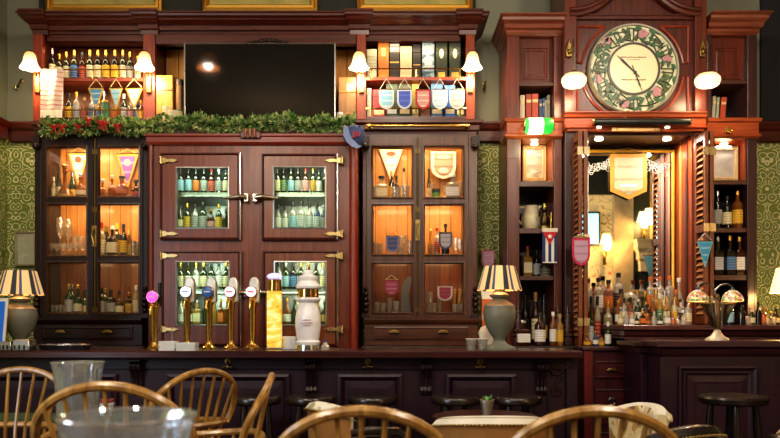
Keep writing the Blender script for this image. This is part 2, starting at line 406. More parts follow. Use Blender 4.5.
# waist moulding / ledge on which the hutch stands
def waist(label, a, b, y0, y1):
    Y = 5.93; X0, X1 = wx(a, Y), wx(b, Y); z0, z1 = wz(y1, Y), wz(y0, Y)
    t = thing('waist_moulding', label, 'moulding', ((X0+X1)/2, HB, z0))
    MB().tier(X0, X1, Y+.04, HB, [(0, z0), (0, z0+.03), (.02, z0+.04), (.02, z1-.035), (.05, z1-.02), (.05, z1)]).build('moulded_ledge', MAHX, t)
    return t, X0, X1, z0, z1
waist('dark ledge under the garland on the left display cabinet', 36, 147, 122, 134.2)
t, X0, X1, z0, z1 = waist('dark ledge with brass bar above the right display cabinet', 361.5, 477, 120, 134.2)
MB().tube([(X0+.04, 5.89, (z0+z1)/2), (X1-.06, 5.89, (z0+z1)/2)], .012, 10).build('brass_bar', BRASS, t, True)
for xx in (X0+.06, X1-.08):
    MB().lathe([(0, 0), (.022, 0), (.022, .02), (.012, .03), (.012, .08), (0, .08)], (xx, 5.95, (z0+z1)/2), 12, M=Matrix.Rotation(PI/2, 3, 'X')).build('bar_bracket', BRASS, t, True)
# ------------------------------------------------------------------ glazed display cabinets
CF = 5.95
def cup_handle(x, y, z, par, w=.085):
    m = MB(); lp = []
    for i in range(9):
        a = PI*i/8; lp.append((math.cos(a)*w/2, math.sin(a)*w*.32))
    m.prism([(x+p, z+q-.012) for p, q in lp], y-.022, y); m.build('cup_handle', OLDBRASS, par, bevel=.005)
def display(label, ox0, ox1, doors, rows, wd, wdx, lits, back_lit_tone, back_dim_tone, latch_y):
    x0, x1 = wx(ox0, CF), wx(ox1, CF); zt, zb = wz(135, CF), wz(318, CF); yb = 6.34
    t = thing('display_cabinet', label, 'cabinet', ((x0+x1)/2, yb, zb))
    MB().box(x0, x0+.03, CF, yb, zb, zt).build('side_panel', wd, t); MB().box(x1-.03, x1, CF, yb, zb, zt).build('side_panel', wd, t)
    MB().box(x0+.03, x1-.03, CF, yb, zt-.03, zt).build('top_board', wdx, t); MB().box(x0+.03, x1-.03, CF, yb, zb, zb+.025).build('bottom_board', wdx, t)
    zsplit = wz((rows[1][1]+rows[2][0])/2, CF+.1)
    MB().box(x0+.03, x1-.03, yb-.02, yb, zsplit, zt-.03).build('back_panel', back_lit_tone, t)
    MB().box(x0+.03, x1-.03, yb-.02, yb, zb+.025, zsplit).build('back_panel', back_dim_tone, t)
    # end pilasters and centre post
    MB().box(x0-.01, wx(doors[0][0], CF)-.003, CF-.01, CF+.03, zb, zt).build('pilaster', wd, t, bevel=.004)
    MB().box(wx(doors[1][1], CF)+.003, x1+.01, CF-.01, CF+.03, zb, zt).build('pilaster', wd, t, bevel=.004)
    xc = wx((doors[0][1]+doors[1][0])/2, CF)
    MB().box(xc-.016, xc+.016, CF-.002, CF+.04, zb+.025, zt-.03).build('centre_post', wd, t)
    MB().tube([(xc, CF-.012, zb+.03), (xc, CF-.012, zt-.03)], .006).build('cover_strip', metal('6a5a38', .4), t, True)
    shelves = []
    for r in (0, 1):
        z = wz(rows[r][1], CF+.06)-.0
        MB().box(x0+.03, x1-.03, CF+.05, yb-.02, z-.016, z).build('shelf', wdx, t)
        shelves.append(z)
    shelves.append(zb+.025)
    for di, (d0, d1, p0, p1) in enumerate(doors):
        X0, X1, P0, P1 = wx(d0, CF), wx(d1, CF), wx(p0, CF), wx(p1, CF)
        Y = CF-.012; dz0, dz1 = zb+.004, zt-.02
        f = MB().box(X0, P0, Y, CF+.022, dz0, dz1).box(P1, X1, Y, CF+.022, dz0, dz1)
        zz = [dz1]
        for a, b in rows: zz += [wz(a, CF), wz(b, CF)]
        zz.append(dz0)
        for k in range(0, 8, 2): f.box(P0, P1, Y, CF+.022, zz[k+1], zz[k])
        d = f.build('door', wd, t)
        for k in range(3):
            MB().frame(P0, P1, zz[2*k+2], zz[2*k+1], Y, [(-.012, .001), (-.01, -.006), (0, -.008), (.008, .008), (.008, .012), (-.012, .012)]).build('glazing_bead', wood('2c1810', '5a3a28'), d)
        g = MB()
        for k in range(3): g.box(P0, P1, CF+.004, CF+.008, zz[2*k+2], zz[2*k+1])
        g.build('glass_pane', PANE, d)
        for k in (0, 1, 2):
            MB().box((X1 if di == 0 else X0)-.008, (X1 if di == 0 else X0)+.008, Y-.006, Y, zz[2*k+1]-.06 if k < 2 else zz[6]+.01, zz[2*k+1]-.02 if k < 2 else zz[6]+.05).build('hinge', metal('6a5a38', .4), d)
    za, zb_ = wz(latch_y[1], CF), wz(latch_y[0], CF)
    MB().box(xc-.018, xc+.018, CF-.03, CF-.013, za, zb_).tube([(xc, CF-.03, zb_-.03), (xc-.0, CF-.055, zb_-.04), (xc-.01, CF-.05, (za+zb_)/2), (xc+.004, CF-.045, za+.02)], .009).build('latch', metal('a08a58', .3), t, bevel=.003)
    # lamps inside
    for (k, di, pw, c) in lits:
        d = doors[di]; X0, X1 = wx(d[2], CF)+.03, wx(d[3], CF)-.03
        ztop = [zt-.04, shelves[0]-.025, shelves[1]-.025][k]
        light('cabinet_light', 'AREA', ((X0+X1)/2, CF+.1, ztop), pw*2.3, c, X1-X0, (0.6, 0, 0), .05)
    # drawer base
    bx0, bx1, bf = wx(ox0-(3 if ox0 < 200 else -1), 5.86), wx(ox1+(2 if ox0 > 200 else -5), 5.86), 5.86
    b = thing('drawer_unit', label.split(' display')[0]+' drawer plinth with two brass cup handles under its glazed doors', 'drawer unit', ((bx0+bx1)/2, yb, 1.02))
    zt2 = zb-.001
    MB().tier(bx0, bx1, bf, yb, [(0, 1.02), (0, zt2-.05), (.015, zt2-.035), (.025, zt2-.015), (.025, zt2)], *((1, 0) if ox0 < 200 else (0, 1))).build('plinth_case', wdx, b)
    hx = (bx0+bx1)/2
    MB().field(bx0+.07, bx1-.07, 1.065, zt2-.065, bf-.002, [(0, .002), (0, -.012), (.012, -.014), (.018, -.008)]).build('drawer', wdx, b)
    for q in (-.24, .19): cup_handle(hx+q*(bx1-bx0)*1.0, bf-.014, 1.02+(zt2-1.02)*.5, b)
    # carved brackets on the pilasters
    for xx in (wx(ox0+2, CF), wx(ox1-1, CF)):
        k = MB()
        for j in range(5): k.ball((xx, CF-.03-.006*math.sin(j), zb+.06+j*.042), .034-.005*abs(j-1.5), 8, .8, .8, .8)
        k.box(xx-.03, xx+.03, CF-.05, CF-.01, zb, zb+.03)
        k.build('carved_bracket', DARK, t, True)
        k = MB().box(xx-.03, xx+.03, CF-.055, CF-.01, zt-.1, zt-.02).ball((xx, CF-.05, zt-.1), .026, 8)
        k.build('carved_bracket', DARK, t, True)
    return shelves
WARM = 'ffcd92'
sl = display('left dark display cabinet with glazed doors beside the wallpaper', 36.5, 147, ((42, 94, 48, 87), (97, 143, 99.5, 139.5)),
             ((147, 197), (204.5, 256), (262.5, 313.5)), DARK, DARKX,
             [(0, 0, 1.5, WARM), (0, 1, 1.5, WARM), (1, 0, .95, WARM), (1, 1, .95, WARM), (2, 0, .3, WARM), (2, 1, .3, WARM)], BACK_LIT, BACK_DIM, (226, 247))
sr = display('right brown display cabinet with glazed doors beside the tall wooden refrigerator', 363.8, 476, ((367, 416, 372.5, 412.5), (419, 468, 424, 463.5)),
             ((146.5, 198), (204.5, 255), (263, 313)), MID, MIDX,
             [(0, 0, 1.25, WARM), (0, 1, 1.25, WARM), (1, 0, .95, WARM), (1, 1, .95, WARM), (2, 0, .35, WARM), (2, 1, .35, WARM)], BACK_LIT, BACK_DIM, (220, 241))
# back bar base ledge below the cabinets
for a, b, lab in ((-60, 145.2, 'dark back bar base under the left display cabinet'), (361, 575, 'dark back bar base under the right display cabinet')):
    X0, X1 = wx(a, 5.7), wx(b, 5.7) if b > 200 else wx(b, 5.7)
    if a < 0: X0 = XL+.02
    t = thing('back_bar_base', lab, 'base cabinet', ((X0+X1)/2, 6.34, 0))
    MB().box(X0, X1, 5.72, 6.36, 0, .975).build('carcass', DARK, t)
    MB().box(X0, X1, 5.66, 6.36, .977, 1.018).build('ledge_top', DARKX, t, bevel=.008)
    for k in range(3):
        w = (X1-X0)/3
        MB().field(X0+w*k+.04, X0+w*k+w-.04, .1, .9, 5.72, [(0, .001), (0, -.012), (.05, -.012), (.06, -.002)]).build('cupboard_door', DARK, t)
# ------------------------------------------------------------------ panelled refrigerator
RF = 5.7
x0, x1 = wx(147, RF), wx(357.5, RF); zt = wz(134, RF)
t = thing('wooden_refrigerator', 'large panelled wooden bar refrigerator with four glazed doors below the television', 'refrigerator', ((x0+x1)/2, 6.34, 0))
fr = RF+.03
WIN = {'ul': (177, 168, 228.5, 228), 'ur': (274, 167.5, 325.5, 228), 'll': (177, 262, 229, 325), 'lr': (275, 262, 326, 325)}
DOORS = {'ul': (160.5, 153, 240, 240), 'ur': (262, 154, 337, 240), 'll': (162, 251, 240.5, 346), 'lr': (263, 251, 337.5, 346)}
MB().box(x0, x0+.06, fr, 6.34, 0, zt-.05).build('side_panel', FRID, t); MB().box(x1-.06, x1, fr, 6.34, 0, zt-.05).build('side_panel', FRID, t)
MB().box(x0+.06, x1-.06, 6.28, 6.34, 0, zt-.05).build('back_panel', STEEL, t)
MB().tier(x0+.01, x1-.01, RF+.01, 6.34, [(0, zt-.08), (.015, zt-.06), (.015, zt-.025), (.025, zt-.015), (.025, zt)]).build('top_board', wood('6a2214', '8c3420', 'x'), t)
g = MB()
xs = [x0]
mid0, mid1 = wx(240.5, RF), wx(262, RF)
g.box(x0+.06, wx(161, RF), fr, fr+.05, .1, zt-.05).box(wx(240, RF), wx(262, RF), fr, fr+.05, .1, zt-.05).box(wx(337, RF), x1-.06, fr, fr+.05, .1, zt-.05)
za, zb_ = wz(154, RF), wz(240, RF); zc, zd = wz(251, RF), wz(346, RF)
g.box(x0+.06, x1-.06, fr-.001, fr+.05, za, zt-.05).box(x0+.06, x1-.06, fr-.001, fr+.05, zc, zb_).box(x0+.06, x1-.06, fr-.001, fr+.05, .1, zd)
g.build('face_frame', FRID, t)
post = MB().tube([(x1-.03, RF+.02, .05), (x1-.03, RF+.02, zt-.08)], .032, 12); post.build('corner_post', wood('7a2414', '9c3a22'), t, True)
MB().tube([(x0+.02, RF+.03, .05), (x0+.02, RF+.03, zt-.08)], .022, 12).build('corner_post', wood('5a2016', '7a2e1e'), t, True)
MB().box((mid0+mid1)/2-.02, (mid0+mid1)/2+.02, fr+.05, 6.28, .1, zt-.08).build('partition_panel', STEEL, t)
def strap_hinge(x, z, side, par):
    s = -side   # leaf points away from the pivot side
    m = MB().prism([(x, z-.024), (x, z+.024), (x+s*.045, z+.022), (x+s*.06, z+.012), (x+s*.105, z+.016), (x+s*.15, z), (x+s*.105, z-.016), (x+s*.06, z-.012), (x+s*.045, z-.022)], RF-.024, RF-.008)
    m.tube([(x+s*.012, RF-.026, z-.03), (x+s*.012, RF-.026, z+.03)], .012)
    m.build('strap_hinge', metal('b8a070', .28), par, bevel=.003)
SH = {}
SHIP = glass('f4fff4', .95, .05)
for k, (a, b, c, d) in DOORS.items():
    X0, X1, Z0, Z1 = wx(a, RF), wx(c, RF), wz(d, RF), wz(b, RF)
    wa, wb, wc, wd_ = WIN[k]; W0, W1, V0, V1 = wx(wa, RF), wx(wc, RF), wz(wd_, RF), wz(wb, RF)
    Y = RF-.008
    dr = MB().box(X0, W0, Y, fr-.002, Z0, Z1).box(W1, X1, Y, fr-.002, Z0, Z1).box(W0, W1, Y, fr-.002, V1, Z1).box(W0, W1, Y, fr-.002, Z0, V0)
    dr = dr.build('door', FRID if 'l' == k[1] else wood('643014', '8c4a22'), t)
    MB().frame(X0, X1, Z0, Z1, Y, [(.0, .004), (.0, -.006), (.01, -.009), (.018, 0), (.018, .004)]).build('door_moulding', wood('34120c', '58221a'), dr)
    MB().frame(W0, W1, V0, V1, Y, [(-.008, .001), (-.006, -.005), (0, -.006), (.006, .006), (.006, .012), (-.008, .012)]).build('window_bead', STEEL, dr)
    MB().box(W0, W1, RF+.006, RF+.012, V0, V1).build('glass_pane', SHIP, dr)
    left = k[1] == 'l'
    ex = X1 if left else X1
    MB().box(ex-.004, ex+.008, Y-.004, Y+.02, Z0, Z1).build('edge_strip', CHROME, dr)
    hx = wx(160, RF) if left else wx(344, RF)
    for zz in ((wz(161, RF), wz(234, RF)) if k[0] == 'u' else (wz(256, RF), wz(329.5, RF))):
        strap_hinge(hx, zz, -1 if left else 1, dr)
    hz = wz(198, RF) if k[0] == 'u' else wz(293, RF)
    s = 1 if left else -1; hx = wx(247, RF) if left else wx(256, RF)
    m = MB().box(hx-.02, hx+.014, RF-.03, RF+.02, hz-.03, hz+.03)
    m.tube([(hx, RF-.035, hz), (hx-s*.05, RF-.045, hz+.004), (hx-s*.1, RF-.04, hz), (hx-s*.17, RF-.03, hz-.006)], [.02, .018, .013, .008], 10)
    m.build('latch_handle', metal('c8c0ae', .2), dr, bevel=.004)
    sx0, sx1 = (x0+.062, (mid0+mid1)/2-.022) if left else ((mid0+mid1)/2+.022, x1-.062)
    zsh = wz(191.5 if k[0] == 'u' else 289, RF+.05); zfl = wz((228 if k[0] == 'u' else 325), RF+.05)-.004
    MB().box(sx0, sx1, RF+.09, 6.26, zsh-.03, zsh).build('shelf', STEEL, t); MB().box(sx0, sx1, RF+.085, 6.27, zfl-.03, zfl).build('shelf', STEEL, t)
    SH[k] = (zsh, zfl)
    for zt_, pw in ((V1+.02, 1.5), (zsh-.035, 1.2)):
        light('refrigerator_light', 'AREA', ((W0+W1)/2, RF+.045, zt_-.005), pw*.62, 'f3fbf1' if left else 'fff6e4', .36, (.75, 0, 0), .03)
# ------------------------------------------------------------------ bottles and glasses (unit radius, unit height meshes shared by copies)
SHAPE = {
 'wine':  [(0,0),(.92,0),(1,.02),(1,.56),(.92,.63),(.55,.71),(.38,.76),(.34,.95),(.42,.955),(.42,.985),(.36,1)],
 'slope': [(0,0),(.94,0),(1,.02),(1,.44),(.9,.56),(.62,.7),(.44,.8),(.36,.94),(.44,.95),(.44,.98),(.38,1)],
 'whisky':[(0,0),(.92,0),(1,.02),(1,.6),(.96,.66),(.72,.72),(.42,.75),(.37,.9),(.44,.905),(.44,.93),(.38,1)],
 'round': [(0,0),(.8,0),(.9,.03),(1,.2),(1,.38),(.86,.52),(.5,.62),(.3,.68),(.27,.9),(.36,.91),(.36,.94),(.3,1)],
 'beer':  [(0,0),(.92,0),(1,.02),(1,.48),(.9,.56),(.5,.72),(.4,.8),(.36,.96),(.46,.965),(.46,1)],
 'square':[(0,0),(1.2,0),(1.28,.02),(1.28,.58),(1.15,.64),(.6,.68),(.42,.7),(.4,.86),(.48,.87),(.48,.9),(.4,1)],
 'flask': [(0,0),(.5,0),(.62,.03),(.95,.2),(1,.33),(.92,.47),(.6,.6),(.3,.66),(.26,.84),(.36,.85),(.36,.88),(.28,1)],
 'longneck':[(0,0),(1,0),(1,.12),(.9,.2),(.5,.36),(.3,.5),(.25,.8),(.34,.88),(.4,.9),(.3,1)],
}
WORD = {'wine': 'wine', 'slope': 'champagne', 'whisky': 'spirit', 'round': 'round', 'beer': 'slim', 'square': 'square', 'flask': 'decanter', 'longneck': 'long-necked'}
BNAME = {'wine': 'wine_bottle', 'slope': 'wine_bottle', 'whisky': 'spirit_bottle', 'round': 'spirit_bottle', 'beer': 'spirit_bottle', 'square': 'spirit_bottle', 'flask': 'decanter', 'longneck': 'decanter'}
def bodyg(hexc, body=.55, clear=.8): return glass(hexc, clear, .06, body, hexc)
GL = {'dark': plain('141210', .12, 0, .4), 'green': bodyg('1f5a2c', .6, .7), 'olive': bodyg('4a5220', .6, .7), 'amber': bodyg('bc7430', .6, .85),
      'brown': plain('3a1c0c', .12, 0, .4), 'clear': glass('f6f4ea', .92, .12, .4, 'f8f2e4'), 'gold': bodyg('e4b458', .6, .95), 'red': bodyg('7a1a18', .7, .7),
      'blue': bodyg('3a6aa0', .6, .8), 'pale': glass('f4f0c8', .92, .1, .5, 'f8f0cc'), 'white': plain('e6e0d2', .3, 0, .3), 'pink': bodyg('d89a8a', .5, .9), 'black': plain('0b0b0c', .2)}
LB = {'cream': paper('e8dcb4'), 'white': paper('eceae2', '77777a'), 'yellow': paper('e0b43a', '7a4a1c'), 'blue': paper('3c6ea8', 'c8d4e0'), 'black': paper('1c1a18', 'a8905a'), 'red': paper('a83024', 'e8c8a8'),
      'orange': paper('d87a34', '7a3014'), 'grey': paper('a8a8a4', '5a5a58'), 'green': paper('4a7a4a', 'd8d8b0'), 'gold': paper('c8a04c', '5a3a14'), 'lightblue': paper('9cc4d4', '4a7a90'), 'silver': paper('c8ccd0', '5a6068'), 'pink': paper('d8a0a0', '9a4a4a')}
CP = {'black': plain('141416', .35), 'gold': metal('d0a44a', .3), 'red': plain('a01c18', .4), 'cork': plain('b08a5a', .7), 'white': plain('e4e2da', .4), 'silver': metal('c4c4c4', .25), 'green': plain('2c6a34', .4),
      'blue': plain('2a4a8a', .4), 'orange': plain('c4642a', .5), 'yellow': plain('d8b848', .4)}
MESH = {}
def shared(key, make, mat):
    if key not in MESH:
        mb = make(); o = mb.build('m', mat, smooth=True); MESH[key] = o.data; bpy.data.objects.remove(o)
    return MESH[key]
def child(name, me, par):
    o = bpy.data.objects.new(name, me); col.objects.link(o); o.parent = par; return o
def rim_at(shape, z):
    p = SHAPE[shape]
    for (r0, z0), (r1, z1) in zip(p, p[1:]):
        if z0 <= z <= z1 and z1 > z0: return r0+(r1-r0)*(z-z0)/(z1-z0)
    return 1
def bottle(x, y, z, r, h, shape, gl, lb, cp, label, group, rz=0):
    t = thing(BNAME[shape], label, 'decanter' if BNAME[shape] == 'decanter' else 'bottle', (x, y, z), rz, group)
    sq = shape == 'square'; n = 4 if sq else 14; rot = PI/4 if sq else 0
    t.scale = (r, r*(.55 if shape == 'flask' else .8 if sq else 1), h)
    child('glass_body', shared(('b', shape, gl), lambda: MB().lathe(SHAPE[shape], n=n, rot=rot), GL[gl]), t)
    if lb:
        lo, hi = {'wine': (.1, .5), 'slope': (.12, .38), 'whisky': (.13, .5), 'round': (.12, .38), 'beer': (.14, .42), 'square': (.14, .48), 'flask': (.2, .4), 'longneck': (.02, .12)}[shape]
        def mk():
            m = MB(); m.caps = False
            q = 1.02
            return m.lathe([(rim_at(shape, lo)*q, lo), (rim_at(shape, (lo+hi)/2)*q, (lo+hi)/2), (rim_at(shape, hi)*q, hi)], n=n, rot=rot)
        child('paper_label', shared(('l', shape, lb), mk, LB[lb]), t)
        if shape == 'wine' and cp in ('gold', 'black', 'white'):
            def mk2():
                m = MB(); m.caps = False; return m.lathe([(.95, .6), (.6, .7)], n=n)
            child('neck_label', shared(('n', shape, lb), lambda: (lambda m: m.lathe([(.37, .8), (.36, .86)], n=14))(MB()), LB[lb]), t)
    if cp:
        if shape in ('flask', 'longneck') and cp != 'black':
            mk = lambda: MB().lathe([(.3, .97), (.34, 1.0), (.2, 1.01), (.42, 1.05), (.5, 1.09), (.3, 1.14), (0, 1.15)], n=10)
        elif shape in ('wine', 'slope'): mk = lambda: MB().lathe([(.41, .83), (.46, .95), (.46, 1.0), (.4, 1.015), (0, 1.015)], n=12)
        else: mk = lambda: MB().lathe([(.47, .9), (.47, 1.0), (.42, 1.02), (0, 1.02)], n=12)
        child('cap', shared(('c', shape, cp), mk, CP[cp]), t)
    return t
CNT = {}
def row(place, Y, z, items, group=None, w=None, start=0):
    """items: (px, py_top, shape, glass, label, cap[, width px]) standing at height z, depth Y"""
    n = len(items); pos = [(wx(q[0], Y+(q[7] if len(q) > 7 else 0)), Y+(q[7] if len(q) > 7 else 0)) for q in items]
    for i, it in enumerate(items):
        px, pt, sh, g, lb, cp = it[:6]; yy = Y+(it[7] if len(it) > 7 else 0)
        room = min([math.hypot(pos[i][0]-p[0], pos[i][1]-p[1]) for k, p in enumerate(pos) if k != i] or [1])*.485
        h = wz(pt, yy)-z; wpx = it[6] if len(it) > 6 else 0
        if cp: h /= 1.02
        r = (wpx/2*yy/F) if wpx else {'wine': .132, 'slope': .135, 'whisky': .135, 'round': .2, 'beer': .115, 'square': .14, 'flask': .26, 'longneck': .2}[sh]*h
        r = min(r, max(room, .02))
        gw = {'pale': 'pale', 'dark': 'dark'}.get(g, g)
        kind = WORD[sh]+(' bottle' if sh not in ('flask',) else '')
        a = f"{gw} glass {kind}" if g not in ('white', 'black') else f"{g} {kind}"
        b = (f" with {lb.replace('lightblue', 'pale blue')} label" if lb else (f" with {cp} cap" if cp else ''))
        o = 'leftmost' if i == 0 else ('rightmost' if i == n-1 else ORD[i]+' from left')
        lab = f"{a}{b}, {o} {place}"
        if len(lab.split()) > 16: lab = f"{a}, {o} {place}"
        bottle(wx(px, yy), yy, z+.0008, r, h, sh, g, lb, cp, lab, group or 'bottles '+place, R.uniform(-.5, .5) if sh != 'square' and sh != 'flask' else (0.0001))
GLASS = glass('ffffff', .94, .14, .22, 'fff4e0')
VASEG = glass('f4f8fa', .92, .1, .17, 'e4ecf2')
VES = {
 'wine_glass': [(0,.0),(.8,0),(.8,.02),(.15,.05),(.09,.12),(.09,.45),(.2,.5),(.75,.6),(1,.75),(.95,.9),(.82,1)],
 'tumbler': [(0,.0),(.82,0),(.84,.02),(1,1),(.95,1),(.8,.08),(0,.08)],
 'shot_glass': [(0,.0),(.7,0),(.72,.03),(1,1),(.94,1),(.66,.2),(0,.2)],
 'goblet': [(0,.0),(.7,0),(.7,.03),(.2,.08),(.14,.2),(.3,.28),(.9,.45),(1,.7),(.88,1)],
}
def vessels(kind, place, Y, z, items, group):
    """items: (px, py_top, width px[, dy])"""
    n = len(items); nm = kind.replace('_', ' ')
    for i, it in enumerate(items):
        yy = Y+(it[3] if len(it) > 3 else 0)
        h = wz(it[1], yy)-z; r = it[2]/2*yy/F
        o = ('only one' if n == 1 else 'leftmost' if i == 0 else 'rightmost' if i == n-1 else ORD[i]+' from left')
        t = thing(kind, f"clear {nm}, {o} {place}", 'glass', (wx(it[0], yy), yy, z+.0008), 0.0001, group)
        t.scale = (r, r, h)
        child('bowl', shared(('v', kind), lambda: MB().lathe(VES[kind], n=12), GLASS), t)
# ------------------------------------------------------------------ pennants
def pennant(shape, px, pt, w, h, Y, cols, hang, label, cord='d8c890', fringe=None, cat='pennant', emblem=None, curve=True):
    """cloth pennant with a trimmed border hanging by a cord from a point hang px above its top"""
    W, H = w/2*Y/F, h*Y/F; x, z = wx(px, Y), wz(pt, Y)
    t = thing('pennant', label, cat, (x, Y, z-H))
    if shape == 'tri': base = [(-1, 0), (1, 0), (.06, -1), (-.06, -1)]
    elif shape == 'flagv': base = [(-1, 0), (1, 0), (1, -.82), (0, -1), (-1, -.82)]
    elif shape == 'strip': base = [(-1, 0), (1, 0), (1, -1), (-1, -1)]
    else: base = [(-1, 0), (1, 0), (1, -.62), (.86, -.8), (.5, -.93), (0, -1), (-.5, -.93), (-.86, -.8), (-1, -.62)]
    P = [(x+a*W, z+b*H) for a, b in base]
    MB().prism(P, Y-.003, Y+.003).build('trim_border', fringe or plain(cols[1], .6), t)
    cx_, cz_ = x, z+(-.36 if shape == 'tri' else -.48)*H
    k = .76 if w > 12 else .7
    Q = [(cx_+(a-cx_)*k, cz_+(b-cz_)*(k+.05)) for a, b in P]
    MB().prism(Q, Y-.006, Y+.001).build('cloth_field', paper(cols[0], cols[2], 3.0, .6), t)
    if emblem:
        eb = MB()
        for (ex, ez, ew, eh) in emblem[1]:
            eb.prism([(x+ex*W+ew*W*math.cos(PI*i/6), z-ez*H+eh*H*math.sin(PI*i/6)) for i in range(12)], Y-.008, Y)
        eb.build('emblem', plain(emblem[0], .6), t)
    MB().tube([(x-W, Y, z), (x+W, Y, z)], .005, 6).build('top_rod', BRASS, t, True)
    if hang:
        zz = z+hang*Y/F
        MB().tube([(x-W*.9, Y, z), (x, Y, zz), (x+W*.9, Y, z)], .003, 6).build('hanging_cord', plain(cord, .7), t, True)
    return t
# ------------------------------------------------------------------ bottles on the open hutch shelves
pl = 'on hutch top shelf left'
row(pl, 6.1, zs1, [(52.5, 48, 'wine', 'dark', 'cream', 'silver'), (59.5, 54, 'wine', 'olive', 'cream', 'gold'), (66.5, 52, 'wine', 'olive', 'cream', 'gold'),
  (74.5, 50, 'wine', 'olive', 'blue', 'gold'), (82.5, 52, 'wine', 'brown', 'red', 'black'), (90, 50, 'wine', 'olive', 'cream', 'gold'), (98, 50, 'wine', 'dark', 'cream', 'gold'),
  (106, 50, 'wine', 'dark', 'yellow', 'gold'), (115, 50, 'wine', 'dark', 'yellow', 'gold'), (123, 50, 'wine', 'olive', 'cream', 'gold'), (130, 52, 'wine', 'olive', 'grey', 'gold'), (138, 56, 'wine', 'amber', 'cream', 'gold')], 'bottles on the top hutch shelf')
pl = 'on hutch lower shelf left'
row(pl, 6.1, zb1, [(69, 93, 'wine', 'olive', 'yellow', 'black'), (76.5, 92, 'wine', 'clear', 'grey', 'gold'), (84.5, 98, 'whisky', 'amber', 'red', 'cork'), (92, 96, 'wine', 'clear', 'blue', 'white'),
  (99, 100, 'whisky', 'gold', 'blue', 'gold'), (104, 91, 'wine', 'clear', 'white', 'silver'), (115, 99, 'square', 'gold', 'orange', 'gold'), (124, 94, 'wine', 'green', 'white', 'white'),
  (130.5, 99, 'whisky', 'clear', 'pink', 'black'), (137, 97, 'whisky', 'blue', 'blue', 'gold'), (141, 100, 'wine', 'amber', 'yellow', 'gold')], 'bottles on the lower hutch shelf')
x, z = wx(107.5, 6.1), zb1
t = thing('drinks_tin', 'green cylindrical bottle tin between bottles on the lower hutch shelf', 'tin', (x, 6.1, z))
MB().lathe([(0, z), (.03, z), (.03, z+.135), (0, z+.135)], (x, 6.06, .001), 16).build('tin_body', plain('2f6a4a', .35), t, True)
MB().lathe([(0, z+.135), (.031, z+.135), (.031, z+.15), (0, z+.15)], (x, 6.06, .001), 16).build('lid', CP['gold'], t, True)
for i, (px, w, c, lab) in enumerate(((96, 16, ('4c86b0', 'c8a03c', 'c8dce4'), 'blue'), (116, 14, ('8ab4c8', 'c8a03c', '4a7aa0'), 'pale blue'), (134, 18, ('d8cfc0', 'c8a03c', '9a8a7a'), 'cream'))):
    pennant('tri', px, 88, w, 21, 5.965, c, 9, f'{lab} triangular pennant with gold fringe hanging below the hutch bottle shelf')
# striped fringed scarf
Y = 5.95; t = thing('fan_scarf', 'white and red fringed scarf draped over the left end of the hutch shelf', 'scarf', (wx(52, Y), Y, wz(118, Y)))
m = MB(); n = 8
lp = []
for j in range(9):
    py = 69+j*5.2; s = 1-.03*math.sin(j*.5)
    lp.append([(wx(52-11*s+22*s*i/n, Y), Y-.012*math.sin(i*1.3+j*.3), wz(py, Y)) for i in range(n+1)])
vs = [p for l in lp for p in l]; m.add(vs, [(j*(n+1)+i, j*(n+1)+i+1, (j+1)*(n+1)+i+1, (j+1)*(n+1)+i) for j in range(8) for i in range(n)])
m.build('scarf_cloth', paper('c8b4a8', 'a83434', 9.0, .85), t, True)
m = MB()
for k in range(18): m.tube([(wx(41.5+k*1.2, Y), Y-.006, wz(110, Y)), (wx(41.3+k*1.22, Y), Y-.008, wz(118, Y))], .005, 5)
m.build('fringe', plain('e6ddcc', .8), t)
# ------------------------------------------------------------------ tall boxes on the right hutch shelves
def tallbox(px0, px1, pt, z, Y, mat, lab, group, deco=None, name='bottle_box', d=.1, lid=None):
    x0, x1 = wx(px0, Y)+.002, wx(px1, Y)-.002; zt = wz(pt, Y)
    t = thing(name, lab, 'box', ((x0+x1)/2, Y+d/2, z), 0, group)
    zl = zt-(zt-z)*.24
    MB().box(x0, x1, Y, Y+d, z+.0005, zl).build('box_body', mat, t, bevel=.003)
    MB().box(x0-.0006, x1+.0006, Y-.0006, Y+d+.0006, zl+.001, zt).build('box_lid', lid or mat, t, bevel=.003)
    for (kind, fx0, fz0, fx1, fz1, m2) in deco or ():
        X0, X1, Z0, Z1 = x0+(x1-x0)*fx0, x0+(x1-x0)*fx1, z+(zt-z)*fz0, z+(zt-z)*fz1
        if kind == 'o':
            a, b = (X0+X1)/2, (Z0+Z1)/2
            MB().prism([(a+(X1-X0)/2*math.cos(PI*i/8), b+(Z1-Z0)/2*math.sin(PI*i/8)) for i in range(16)], Y-.003, Y-.0007).build('oval_medallion', m2, t)
        else: MB().box(X0, X1, Y-.002, Y-.0002, Z0, Z1).build('printed_panel', m2, t)
    return t
gr = 'tall boxes on the upper hutch shelf'; Y = 6.08
GRN = plain('26301c', .45); OV = plain('d8d0a8', .4)
tallbox(366.5, 377, 49, zs2, Y, plain('a8a890', .6), 'grey green tall box, leftmost on upper hutch shelf', gr, [('p', .1, .1, .9, .6, paper('b4b49c'))])
tallbox(378, 389, 42, zs2, Y, plain('c8742a', .5), 'orange tall box with pale script on upper hutch shelf', gr, [('p', .3, .62, .7, .86, paper('d88a40', 'f0e0c0', 4, .8))])
tallbox(389.5, 399.5, 43.5, zs2, Y, plain('2c2420', .5), 'dark box with red and white top on upper hutch shelf', gr, [('p', 0, .46, 1, .5, LB['gold'])], lid=paper('d8cabc', 'b03028', 2, .8))
tallbox(400, 412, 46, zs2, Y, plain('cdb892', .6), 'plain cream tall box on upper hutch shelf', gr)
tallbox(412.5, 421, 44, zs2, Y, plain('1e1a14', .5), 'narrow black box with gold line on upper hutch shelf', gr, [('p', .05, .4, .95, .43, LB['gold']), ('p', .25, .05, .75, .3, paper('3a3020', 'b89a5a', 4))])
